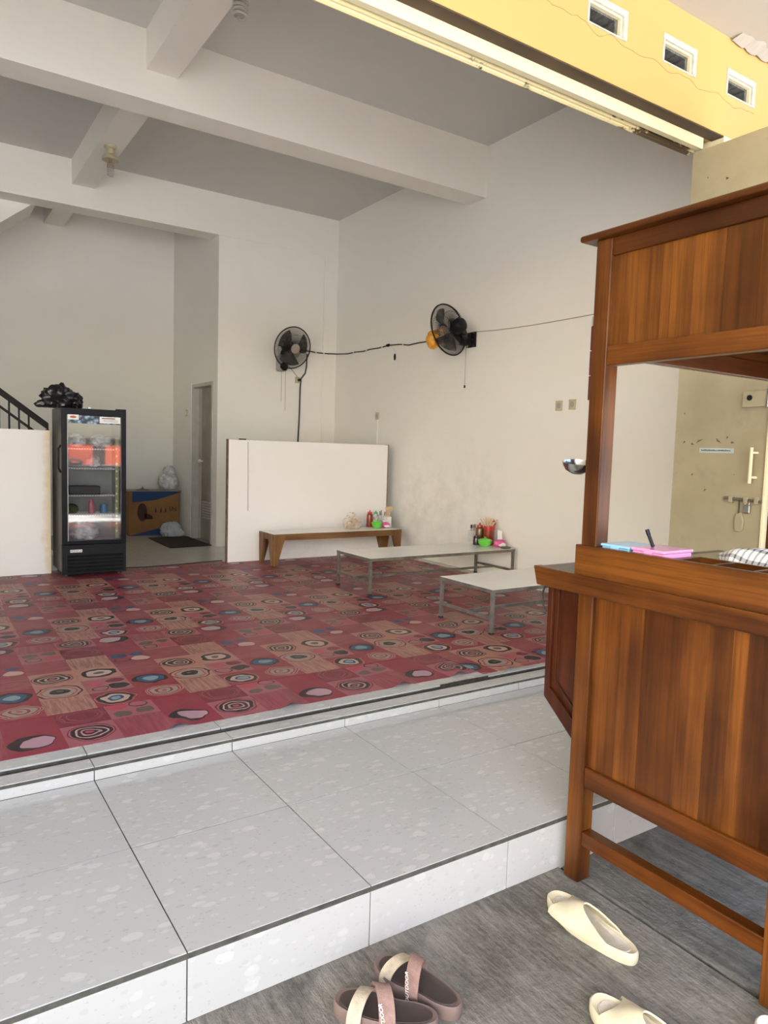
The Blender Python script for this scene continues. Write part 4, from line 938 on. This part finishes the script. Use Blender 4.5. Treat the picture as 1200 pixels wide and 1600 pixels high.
obj('sack_tail', MB().blob((.50, 5.9, fz1+.03), (.07, .05, .035), .5, 2.5, 9, 20, 12, flat=fz1+.001, ridge=True), M['black_bag'], bb, smooth=True)

# ================================================================== STAIR RAIL
YR = 6.25
rlg = thing('stair_railing', 'black iron stair railing behind the low wall', 'railing', (0, YR, 0))
x_top, z_top, x_bot, z_bot = -1.6, 3.19, .585, 1.545
def zr(x): return z_top+(z_bot-z_top)*(x-x_top)/(x_bot-x_top)
hr = MB(); hr.hexa([(x_top, YR-.025, zr(x_top)-.035), (x_bot, YR-.025, z_bot-.035), (x_bot, YR+.025, z_bot-.035), (x_top, YR+.025, zr(x_top)-.035), (x_top, YR-.025, zr(x_top)+.035), (x_bot, YR-.025, z_bot+.035), (x_bot, YR+.025, z_bot+.035), (x_top, YR+.025, zr(x_top)+.035)])
obj('handrail', hr, M['iron'], rlg, bevel=.006)
lr = MB(); lr.hexa([(x_top, YR-.01, zr(x_top)-.165), (x_bot, YR-.01, z_bot-.165), (x_bot, YR+.01, z_bot-.165), (x_top, YR+.01, zr(x_top)-.165), (x_top, YR-.01, zr(x_top)-.135), (x_bot, YR-.01, z_bot-.135), (x_bot, YR+.01, z_bot-.135), (x_top, YR+.01, zr(x_top)-.135)])
obj('lower_rail', lr, M['iron'], rlg)
for k in range(12):
    x = .405-.088*k; obj('baluster', MB().box(x-.008, YR-.008, zr(x)-.95, x+.008, YR+.008, zr(x)-.03), M['iron'], rlg)
obj('newel', MB().box(.56, YR-.015, .0, .59, YR+.015, z_bot-.03), M['iron'], rlg)

# ================================================================== WALL FANS
def wall_fan(label, centre, axis, base_fn, R_=.285):
    c = Vector(centre); ax = Vector(axis).normalized(); a = ax.orthogonal().normalized(); b_ = ax.cross(a)
    f = thing('wall_fan', label, 'fan', tuple(c), 'black wall fans')
    def ring(r, h, n=48): return [c+ax*h+(a*math.cos(2*math.pi*k/n)+b_*math.sin(2*math.pi*k/n))*r for k in range(n)]
    for nm, sgn in (('front_grille', 1), ('back_grille', -1)):
        g = MB()
        for k in range(84):
            t = 2*math.pi*k/84; e = a*math.cos(t)+b_*math.sin(t)
            g.tube([c+ax*(sgn*.075)+e*.05, c+ax*(sgn*.078)+e*R_*.45, c+ax*(sgn*.062)+e*R_*.8, c+ax*(sgn*.02)+e*R_], .0021, 3)
        for r_, h in ((.10, .078), (.19, .07)): g.tube(ring(r_, sgn*h), .0022, 4, closed=True)
        obj(nm, g, M['black'], f)
    obj('rim', MB().tube(ring(R_+.002, 0, 56), .0085, 6, closed=True), M['black'], f, smooth=True)
    for k in range(3):
        t0 = 2*math.pi*k/3+.4; bl = MB(); vs = []; nr, na = 6, 6
        for side in (0, 1):
            for i in range(nr+1):
                r_ = .04+(R_*.86-.04)*i/nr; wd = .35+.55*math.sin(math.pi*min(1, (i+.6)/nr)*.62)
                for j in range(na+1):
                    s_ = j/na-.5; t = t0+s_*wd*1.5+.25*i/nr; h = .045*s_*1.3+.002*side
                    vs.append(c+ax*h+(a*math.cos(t)+b_*math.sin(t))*r_)
        n1 = (nr+1)*(na+1); fs = []
        for side in (0, 1):
            for i in range(nr):
                for j in range(na):
                    q = (side*n1+i*(na+1)+j, side*n1+i*(na+1)+j+1, side*n1+(i+1)*(na+1)+j+1, side*n1+(i+1)*(na+1)+j); fs.append(q if side else q[::-1])
        bl.add(vs, fs); obj('blade', bl, M['fan_blade'], f, smooth=True)
    obj('hub_cap', MB().lathe([(.066, .066), (.070, .074), (.066, .086), (.02, .089), (0, .089)], tuple(c), 22, axis=ax), M['grey_cap'], f, smooth=True)
    obj('motor', MB().lathe([(.03, -.03), (.062, -.075), (.082, -.10), (.085, -.17), (.07, -.205), (.03, -.218), (0, -.218)], tuple(c), 22, axis=ax), M['black'], f, smooth=True)
    base_fn(f, c, ax)
    return f
M['fan_blade'] = film('fan_blade', (.06, .055, .05), .75, .3)
M['grey_cap'] = plain('grey_cap', (.34, .28, .24), .4)
toC = lambda p: (CAM-Vector(p)).normalized()
# first fan on the rear wall
c1 = Vector((3.90, 7.42, 2.80)); d = toC(c1); k_ = math.radians(36)
ax1 = d*math.cos(k_)+(RIGHT*.94+DOWN*.33)*math.sin(k_)
def base1(f, c, ax):
    obj('neck', MB().tube([c-ax*.17, c-ax*.16+Vector((-.03, .08, -.10)), (3.86, 7.63, 2.63)], [.035, .03, .03], 10), M['black'], f, smooth=True)
    bs = obj('wall_base', MB().box(3.795, 7.60, 2.49, 3.925, 7.755, 2.72), M['grey_plastic'], f, bevel=.03, seg=3)
    obj('base_nose', MB().lathe([(.065, -.03), (.062, .02), (.04, .05), (0, .055)], (3.865, 7.62, 2.555), 18, axis=(.05, -.9, -.5)), M['black_gloss'], bs, smooth=True)
    for x, zz in ((3.822, 2.06), (3.885, 1.93)): obj('pull_cord', MB().cyl((x, 7.60, 2.50), (x, 7.60, zz), .0028, 5), M['wire_grey'], f)
wall_fan('wall fan with a pinkish grey hub on the rear wall', c1, ax1, base1)
c2 = Vector((4.43, 4.585, 2.765)); d = toC(c2); k_ = math.radians(48)
ax2 = d*-math.cos(k_)+(RIGHT*-.93+DOWN*.36)*math.sin(k_)
def base2(f, c, ax):
    e = c-ax*.2
    obj('neck', MB().tube([e+ax*.06, e+Vector((.02, -.01, -.09)), (4.70, 4.62, 2.70)], [.035, .03, .028], 10), M['black'], f, smooth=True)
    bs = obj('wall_base', MB().box(4.64, 4.575, 2.62, 4.76, 4.66, 2.76), M['black'], f, bevel=.02)
    pl = obj('mounting_plate', MB().box(4.755, 4.515, 2.605, 4.779, 4.668, 2.775), M['black'], f, bevel=.004)
    for (y, z) in ((4.53, 2.62), (4.53, 2.76), (4.56, 2.69), (4.655, 2.62)): obj('screw', MB().lathe([(.009, 0), (.009, .005), (0, .006)], (4.755, y, z), 8, axis=(-1, 0, 0)), M['chrome'], pl)
    obj('pull_cord', MB().cyl((4.70, 4.60, 2.64), (4.70, 4.60, 2.17), .0028, 5), M['wire_grey'], f); obj('cord_bead', MB().cyl((4.70, 4.60, 2.175), (4.70, 4.60, 2.145), .010, 8), M['black'], f)
    obj('pull_cord', MB().cyl((4.71, 4.585, 2.64), (4.71, 4.585, 2.11), .002, 5), M['white_plastic'], f); obj('cord_bead', MB().cyl((4.71, 4.585, 2.115), (4.71, 4.585, 2.09), .009, 8), M['white_plastic'], f)
wall_fan('wall fan turned away on the side wall, orange bag tied to it', c2, ax2, base2)
ob = thing('plastic_bag', 'small orange plastic bag hanging under the side wall fan', 'bag', (4.30, 4.69, 2.56))
obj('sack', MB().blob((4.30, 4.69, 2.652), (.070, .070, .088), .32, 1.9, 5, 28, 18, ridge=True), M['orange_bag'], ob, smooth=True)
obj('knot', MB().tube([(4.30, 4.69, 2.72), (4.34, 4.66, 2.755), (4.40, 4.64, 2.76)], [.03, .014, .02], 8), M['orange_bag'], ob, smooth=True)
# cords and sockets
cd = thing('power_cord', 'black power cord running along both walls between the fans', 'cord', (4.7, 7.0, 2.8))
P1 = [(4.16, 7.735, 2.82), (4.338, 7.735, 2.827), (4.43, 7.74, 2.82), (4.508, 7.735, 2.818), (4.64, 7.735, 2.822), (4.765, 7.735, 2.83)]
obj('cord', MB().tube(P1+[(4.768, 7.60, 2.818), (4.768, 7.38, 2.80), (4.768, 7.15, 2.803), (4.768, 6.95, 2.792), (4.768, 6.75, 2.803), (4.768, 6.55, 2.798), (4.768, 6.30, 2.808), (4.768, 6.05, 2.795), (4.768, 5.83, 2.762), (4.768, 5.62, 2.768), (4.76, 5.40, 2.762), (4.70, 5.15, 2.745), (4.50, 4.95, 2.725)], .0085, 6), M['wire_black'], cd, smooth=True)
for p in ((4.43, 7.728, 2.822), (4.56, 7.728, 2.818), (4.767, 7.2, 2.802), (4.767, 6.85, 2.797), (4.767, 6.45, 2.80), (4.767, 5.95, 2.78)): obj('cord_clip', MB().box(p[0]-.010, p[1]-.012, p[2]-.012, p[0]+.010, p[1]+.012, p[2]+.012), M['white_plastic'], cd)
obj('joint_tape', MB().blob((4.765, 6.31, 2.81), (.015, .05, .02), .2, 2, 3, 12, 8), M['black'], cd, smooth=True)
jp = thing('loose_plug', 'small black plug dangling from the cord on the side wall', 'plug', (4.765, 6.14, 2.62))
obj('plug', MB().blob((4.765, 6.14, 2.64), (.014, .018, .045), .1, 2, 3, 12, 10), M['black'], jp, smooth=True)
obj('lead', MB().tube([(4.770, 6.25, 2.778), (4.768, 6.17, 2.745), (4.768, 6.15, 2.69)], .004, 5), M['white_plastic'], jp)
vc = thing('power_cord', 'thick dark cord dropping from the socket behind the partition', 'cord', (4.17, 7.73, 1.4))
obj('cord', MB().tube([(4.29, 7.735, 2.78), (4.285, 7.735, 2.60), (4.265, 7.735, 2.50), (4.20, 7.735, 2.42), (4.19, 7.738, 2.30), (4.185, 7.738, 1.9), (4.17, 7.738, 1.5), (4.17, 7.738, .3)], .011, 6), plain('cord_violet', (.045, .035, .05), .5), vc, smooth=True)
fc = thing('power_cord', 'thin grey lead from the rear fan down to its socket', 'cord', (4.0, 7.72, 2.45))
obj('cord', MB().tube([(3.92, 7.66, 2.60), (4.02, 7.71, 2.55), (4.12, 7.72, 2.45), (4.155, 7.72, 2.405)], .005, 5), M['wire_grey'], fc, smooth=True)
wc = thing('wall_wire', 'thin grey wire sagging from the side wall fan towards the cart', 'wire', (4.76, 3.6, 2.73))
obj('wire', MB().tube([(4.772, 4.60, 2.775), (4.772, 4.517, 2.774), (4.772, 4.2, 2.752), (4.772, 3.945, 2.742), (4.772, 3.65, 2.735), (4.772, 3.393, 2.733), (4.772, 3.1, 2.733), (4.772, 2.5, 2.735)], .004, 5), M['wire_grey'], wc, smooth=True)
def socket(label, c, wall_, plug=False):
    s_ = thing('wall_socket', label, 'socket', c, 'wall sockets'); x, y, z = c
    if wall_ == 'rear':
        obj('plate', MB().box(x-.045, y-.012, z-.045, x+.045, y, z+.045), M['cream_plastic'], s_, bevel=.006)
        obj('well', MB().lathe([(.026, 0), (.022, .003), (0, .003)], (x+.01, y-.012, z), 16, axis=(0, -1, 0)), M['grey_plastic'], s_)
        if plug: obj('plug', MB().cyl((x+.012, y-.014, z), (x+.012, y-.05, z), .02, 12), M['black'], s_)
    else:
        obj('plate', MB().box(x-.012, y-.045, z-.050, x, y+.045, z+.050), M['cream_plastic'], s_, bevel=.006)
        obj('well', MB().lathe([(.028, 0), (.024, .003), (0, .003)], (x-.012, y, z), 16, axis=(-1, 0, 0)), M['grey_plastic'], s_)
    return s_
socket('socket with a black plug under the rear wall fan', (4.149, 7.745, 2.394), 'rear', True)
socket('lone wall socket above the bench end', (XW, 6.54, 1.878), 'side'); obj_c = thing('cable_cover', 'faint white cable strip below the lone wall socket', 'cable', (XW-.006, 6.54, 1.2)); obj('strip', MB().box(XW-.008, 6.53, .6, XW, 6.55, 1.828), M['paint_right'], obj_c)
socket('left socket of the pair on the side wall near the cart', (XW, 3.217, 1.898), 'side')
socket('right socket of the pair on the side wall near the cart', (XW, 3.044, 1.904), 'side')
sw = thing('light_switch', 'small white light switch beside the passage door', 'switch', (2.942, 9.06, 1.89)); obj('plate', MB().box(2.930, 9.02, 1.84, 2.942, 9.10, 1.94), M['cream_plastic'], sw, bevel=.004); obj('rocker', MB().box(2.924, 9.04, 1.86, 2.930, 9.08, 1.92), M['white_plastic'], sw)
# lamps
M['bulb_glass'] = plain('bulb_glass', (.48, .46, .42), .35)
def bulb(label, c, fixture=True, rad=.030, drop=.085):
    x, y, z = c; b = thing('spiral_lamp', label, 'lamp', (x, y, z-.3), 'spiral ceiling lamps')
    if fixture:
        obj('ceiling_rose', MB().lathe([(.062, 0), (.062, -.012), (.048, -.030), (.040, -.032), (.040, -.085), (.052, -.095), (.075, -.11), (.086, -.145), (.080, -.147), (.03, -.12)], c, 20), M['cream_plastic'], b, smooth=True); zz = z-.12
    else:
        obj('holder', MB().lathe([(.03, 0), (.03, -.07), (.034, -.09), (.02, -.1)], c, 16), M['white_plastic'], b, smooth=True); zz = z-.07
    obj('ballast', MB().lathe([(.018, 0), (.018, -.025), (.034, -.04), (.036, -.075), (.026, -.085), (0, -.085)], (x, y, zz-.02), 16), plain('ballast', (.30, .24, .20), .45), b, smooth=True)
    pts = []; n = 84; turns = 4.5
    for k in range(n):
        t = k/(n-1); a = t*turns*2*math.pi; r = rad if t < .85 else rad*(1-(t-.85)/.15*.8)
        pts.append((x+r*math.cos(a), y+r*math.sin(a), zz-.105-drop*t))
    obj('spiral_tube', MB().tube(pts, rad*.25, 6), M['bulb_glass'], b, smooth=True)
    return b
bulb('spiral lamp in a yellowed ceiling fitting under the rear shallow beam', (1.212, 6.3, 4.485))
bulb('spiral lamp under the front shallow beam, at the top edge', (1.245, 2.83, 4.46), False, .042, .12)

# ================================================================== BACK PASSAGE CLUTTER
cbx = thing('cardboard_box', 'brown cardboard box with blue corners and a printed fan, in the passage', 'box', (2.5, 9.35, 0))
qx0, qx1, qy0, qy1, qz = 2.14, 2.905, 9.30, 9.68, .68
bm_ = MB().box(qx0, qy0, 0, qx1, qy1, qz); obj('carton', bm_, M['cardboard'], cbx, bevel=.003)
Yp = qy0-.0015
pz = obj('print_top', MB().prism([(qx0+.05, qz-.005), (qx1-.01, qz-.005), (qx1-.02, qz-.03), (qx0+.42, qz-.13), (qx0+.05, qz-.17)], 1, Yp-.001, Yp+.001), M['blue_print'], cbx)
obj('print_bottom', MB().prism([(qx0+.03, .005), (qx1-.03, .005), (qx1-.05, .14), (qx0+.42, .10), (qx0+.03, .008)], 1, Yp-.001, Yp+.001), M['blue_print'], cbx)
fanp = [(qx0+.20+.075*math.cos(t*.3927), .36+.14*math.sin(t*.3927)) for t in range(16)]
obj('printed_fan', MB().prism(fanp, 1, Yp-.001, Yp+.001), M['brown_print'], cbx)
obj('printed_fan_stand', MB().prism([(qx0+.22, .36), (qx0+.30, .33), (qx0+.36, .29), (qx0+.36, .25), (qx0+.24, .25)], 1, Yp-.001, Yp+.001), M['brown_print'], cbx)
text('printed_letters', 'SN', .10, frame(Vector((qx1-.10, Yp-.002, .40)), (1, 0, 0), (0, 0, 1)), M['brown_print'], cbx)
for x in (.39, .47, .54): obj('printed_mark', MB().prism([(qx0+x, .35), (qx0+x+.03, .36), (qx0+x+.015, .43), (qx0+x+.005, .40)], 1, Yp-.001, Yp+.001), M['brown_print'], cbx)
tg = thing('board_sheet', 'thin grey sheet lying over the cardboard box', 'sheet', (2.5, 9.45, qz+.001)); obj('sheet', MB().box(qx0-.03, qy0-.06, qz+.002, qx1+.02, qy1, qz+.012), M['grey_plastic'], tg, bevel=.002)
tag(obj('metal_grate', MB().lathe([(.10, 0), (.11, .006), (.08, .012), (.03, .016), (.02, .03), (.006, .032), (.006, .06), (0, .06)], (2.37, 9.40, qz+.013), 18), M['steel_dark'], smooth=True), 'small dark pot lid lying on the sheet over the box', 'lid')
wb = thing('plastic_bag', 'tall knotted clear plastic bag standing on the cardboard box', 'bag', (2.78, 9.45, qz+.012))
obj('sack', MB().blob((2.78, 9.45, qz+.012+.125), (.15, .13, .135), .13, 1.8, 21, 30, 20, flat=qz+.013, ridge=True), M['film_white'], wb, smooth=True)
obj('sack_top', MB().blob((2.79, 9.45, qz+.30), (.085, .075, .085), .3, 2.4, 15, 24, 16, ridge=True), M['film_white'], wb, smooth=True)
w2 = thing('plastic_bag', 'white plastic bag on the passage floor in front of the box', 'bag', (2.72, 9.12, 0))
obj('sack', MB().blob((2.72, 9.1, .10), (.145, .12, .115), .28, 2.3, 31, 30, 20, flat=.002, ridge=True), plain('white_bag', (.60, .61, .62), .35, var=.1), w2, smooth=True)
obj('sack_fold', MB().blob((2.80, 9.05, .06), (.10, .07, .06), .3, 2.6, 33, 22, 14, flat=.002, ridge=True), bpy.data.materials['white_bag'], w2, smooth=True)
tag(obj('doormat', MB().prism([(2.335, 8.95), (2.31, 7.80), (2.918, 7.86), (2.918, 8.93)], 2, .001, .014), M['mat'], bevel=.004), 'dark brown doormat in front of the passage door', 'doormat')
tag(obj('floor_cable', MB().tube([(1.28, 6.02, ZF+.012), (1.5, 6.0, ZF+.012), (1.8, 6.02, ZF+.012), (2.05, 6.08, ZF+.010), (2.25, 6.11, ZF+.010), (2.41, 6.12, ZF+.012)], .006, 6), M['wire_black'], smooth=True), 'thin black cable lying along the rear vinyl edge', 'cable')

# ================================================================== SANDALS
def outline(L, wt, wh, side, n=40):
    """footbed outline, toe towards +x; side=+1 puts the waist on +y"""
    pts = []
    for k in range(n):
        t = 2*math.pi*k/n; x = math.cos(t); y = math.sin(t)
        u = (x+1)/2
        hw = wh+(wt-wh)*(1/(1+math.exp(-9*(u-.52))))
        if y*side > 0: hw *= 1-.20*math.exp(-((u-.40)/.16)**2)
        yy = hw*(abs(y)**.78)*(1 if y > 0 else -1)
        pts.append((x*L/2, yy+side*.012*math.exp(-((u-.85)/.25)**2)*.8))
    return pts
def sole(pts, z0, z1, curve=0.0, inset=0.0, dish=0.0):
    mb = MB(); n = len(pts); xm = max(p[0] for p in pts)
    def zz(x, z): return z+curve*max(0, (x/xm))**2
    rings = [(1.0-.02-inset, z0), (1.0-inset, z0+(z1-z0)*.35), (1.0-inset, z1-.006), (.97-inset, z1), (.86-inset, z1-dish), (.5, z1-dish*1.3), (.05, z1-dish*1.3)]
    vs = []
    for (k, z) in rings:
        for (x, y) in pts: vs.append((x*k, y*k, zz(x*k, z)))
    fs = []
    for r in range(len(rings)-1):
        for i in range(n): fs.append((r*n+i, r*n+(i+1) % n, (r+1)*n+(i+1) % n, (r+1)*n+i))
    fs += [tuple(range(n-1, -1, -1)), tuple(range((len(rings)-1)*n, len(rings)*n))]
    mb.add(vs, fs); return mb
def slide(label, loc, rz, side, L=.365, mo='beige_eva', mi='beige_in', tilt=0):
    """one-piece moulded slide with a broad closed band over the forefoot"""
    t = thing('slide_sandal', label, 'sandal', loc, 'moulded slide sandals', rot=(tilt, 0, rz))
    pts = outline(L, .066, .050, side)
    obj('sole', sole(pts, .0, .040, .012, 0, .010), M[mo], t, smooth=True)
    ins = [(x*.86, y*.84) for x, y in pts]
    obj('insole', sole(ins, .028, .0335, .012, 0, .004), M[mi], t, smooth=True)
    # band: arch sheet from side to side, open towards the heel, closing towards the toes
    mb = MB(); vs = []; na, nl = 22, 12
    def hw(x):
        c_ = [abs(p[1]) for p in pts if abs(p[0]-x) < L*.05]; return max(c_) if c_ else .05
    for sh_ in (0, 1):
        for i in range(nl+1):
            u = i/nl
            for j in range(na+1):
                a = math.pi*j/na; sidew = math.cos(a)
                x = (.028-.145*abs(sidew)**2.2)*(1-u)+(.102+.03*abs(sidew)**2)*u
                w_ = hw(max(-.13, min(.15, x)))*(1.02 if not sh_ else .95)
                hgt = (.086-.032*u**1.2)*(1-.35*(1-u)*abs(sidew)**2)-(.006 if sh_ else 0)
                vs.append((x, w_*sidew, .018+.012*max(0, x/.18)**2+(hgt-.010)*math.sin(a)**.75))
    n1 = (nl+1)*(na+1); fs = []
    for sh_ in (0, 1):
        for i in range(nl):
            for j in range(na):
                q = (sh_*n1+i*(na+1)+j, sh_*n1+i*(na+1)+j+1, sh_*n1+(i+1)*(na+1)+j+1, sh_*n1+(i+1)*(na+1)+j); fs.append(q if not sh_ else q[::-1])
    for i in (0, nl):
        for j in range(na): fs.append((i*(na+1)+j, i*(na+1)+j+1, n1+i*(na+1)+j+1, n1+i*(na+1)+j))
    mb.add(vs, fs); obj('upper_band', mb, M[mo], t, smooth=True)
    return t
def strap_sandal(label, loc, rz, side, L=.30, tip=0):
    t = thing('strap_sandal', label, 'sandal', loc, 'brown two-strap sandals', rot=(tip, 0, rz))
    pts = outline(L, .060, .050, side)
    obj('sole', sole(pts, .0, .042, .008, 0, .004), M['brown_sole'], t, smooth=True)
    obj('insole', sole([(x*.90, y*.88) for x, y in pts], .030, .0425, .008, 0, .003), M['brown_in'], t, smooth=True)
    for nm, xa, wd, hgt, lean, mk in (('front_strap', .066, .040, .078, .10, 'strap_beige'), ('rear_strap', .008, .046, .104, -.16, 'strap_pink')):
        vs = []; na, nl = 24, 3
        for sh_ in (0, 1):
            for i in range(nl+1):
                for j in range(na+1):
                    a = math.pi*j/na; x = xa+wd*(i/nl-.5)+lean*.14*math.cos(a); r = 1.0 if not sh_ else .955
                    w_ = (.061 if xa > .05 else .056)*r
                    vs.append((x, w_*math.cos(a), .022+(hgt-.022+.0)*r*math.sin(a)**.8))
        n1 = (nl+1)*(na+1); fs = []
        for sh_ in (0, 1):
            for i in range(nl):
                for j in range(na):
                    q = (sh_*n1+i*(na+1)+j, sh_*n1+i*(na+1)+j+1, sh_*n1+(i+1)*(na+1)+j+1, sh_*n1+(i+1)*(na+1)+j); fs.append(q if not sh_ else q[::-1])
        for i in (0, nl):
            for j in range(na): fs.append((i*(na+1)+j, i*(na+1)+j+1, n1+i*(na+1)+j+1, n1+i*(na+1)+j))
        for j in (0, na):
            for i in range(nl): fs.append((i*(na+1)+j, (i+1)*(na+1)+j, n1+(i+1)*(na+1)+j, n1+i*(na+1)+j))
        so = obj(nm, MB().add(vs, fs), M[mk], t, smooth=True)
        if nm == 'rear_strap':
            text('strap_letters', 'OUTDOOR', .0155, frame(Vector((-.002, .0575, .055)), (.25, -.25, .93), (1, 0, 0)), M['letter'], so)
    return t
GZ = H1+.001
slide('cream moulded slide sandal lying beside the cart leg', (1.268, -.333, GZ), math.radians(92), -1)
slide('cream moulded slide sandal cut by the lower picture edge', (1.035, -.745, GZ), math.radians(97), 1)
slide('grey white slide sandal by the street side cart leg', (1.36, -1.045, GZ), math.radians(100), -1, mo='grey_eva', mi='beige_in')
strap_sandal('brown sandal with cream and mauve straps, overlapping its mate in front', (.470, -.290, GZ), math.radians(137), -1)
strap_sandal('brown sandal with two straps lying behind its mate', (.612, -.250, GZ), math.radians(108), 1)

# ================================================================== STREET BANNER (its back is mirrored in the fridge door)
bn = thing('street_banner', 'orange red street banner behind the cart, seen mirrored in the fridge door', 'banner', (2.6, -3.6, H1))
def banner_mat():
    m, nt, b = mat_new('banner_cloth'); nt.nodes.remove(b)
    v = coords(nt); c = ramp(nt, noise(nt, v, 1.5, 2), [(.3, (.97, .34, .25)), (.7, (.99, .55, .40))]).outputs[0]
    tr = N(nt, 'ShaderNodeBsdfTranslucent'); df = N(nt, 'ShaderNodeBsdfDiffuse'); nt.links.new(c, tr.inputs[0]); nt.links.new(c, df.inputs[0])
    mx = N(nt, 'ShaderNodeMixShader'); mx.inputs[0].default_value = .35; nt.links.new(tr.outputs[0], mx.inputs[1]); nt.links.new(df.outputs[0], mx.inputs[2])
    nt.links.new(mx.outputs[0], nt.nodes['Material Output'].inputs[0]); return m
M['banner'] = banner_mat()
BY = -3.6
obj('cloth', MB().box(1.85, BY-.002, .40, 2.761, BY, 1.34), M['banner'], bn)
obj('cloth', MB().box(3.03, BY-.002, .40, 3.75, BY, 1.34), M['banner'], bn)
for x in (1.82, 2.895, 3.78): obj('post', MB().cyl((x, BY, H1), (x, BY, 1.42), .02, 10), M['steel'], bn)
obj('cross_bar', MB().cyl((1.82, BY, 1.36), (3.78, BY, 1.36), .012, 8), M['steel'], bn)
text('banner_letters', 'BAKSO', .27, frame(Vector((2.31, BY-.004, 1.10)), (1, 0, 0), (0, 0, 1)), M['brown_print'], bn)
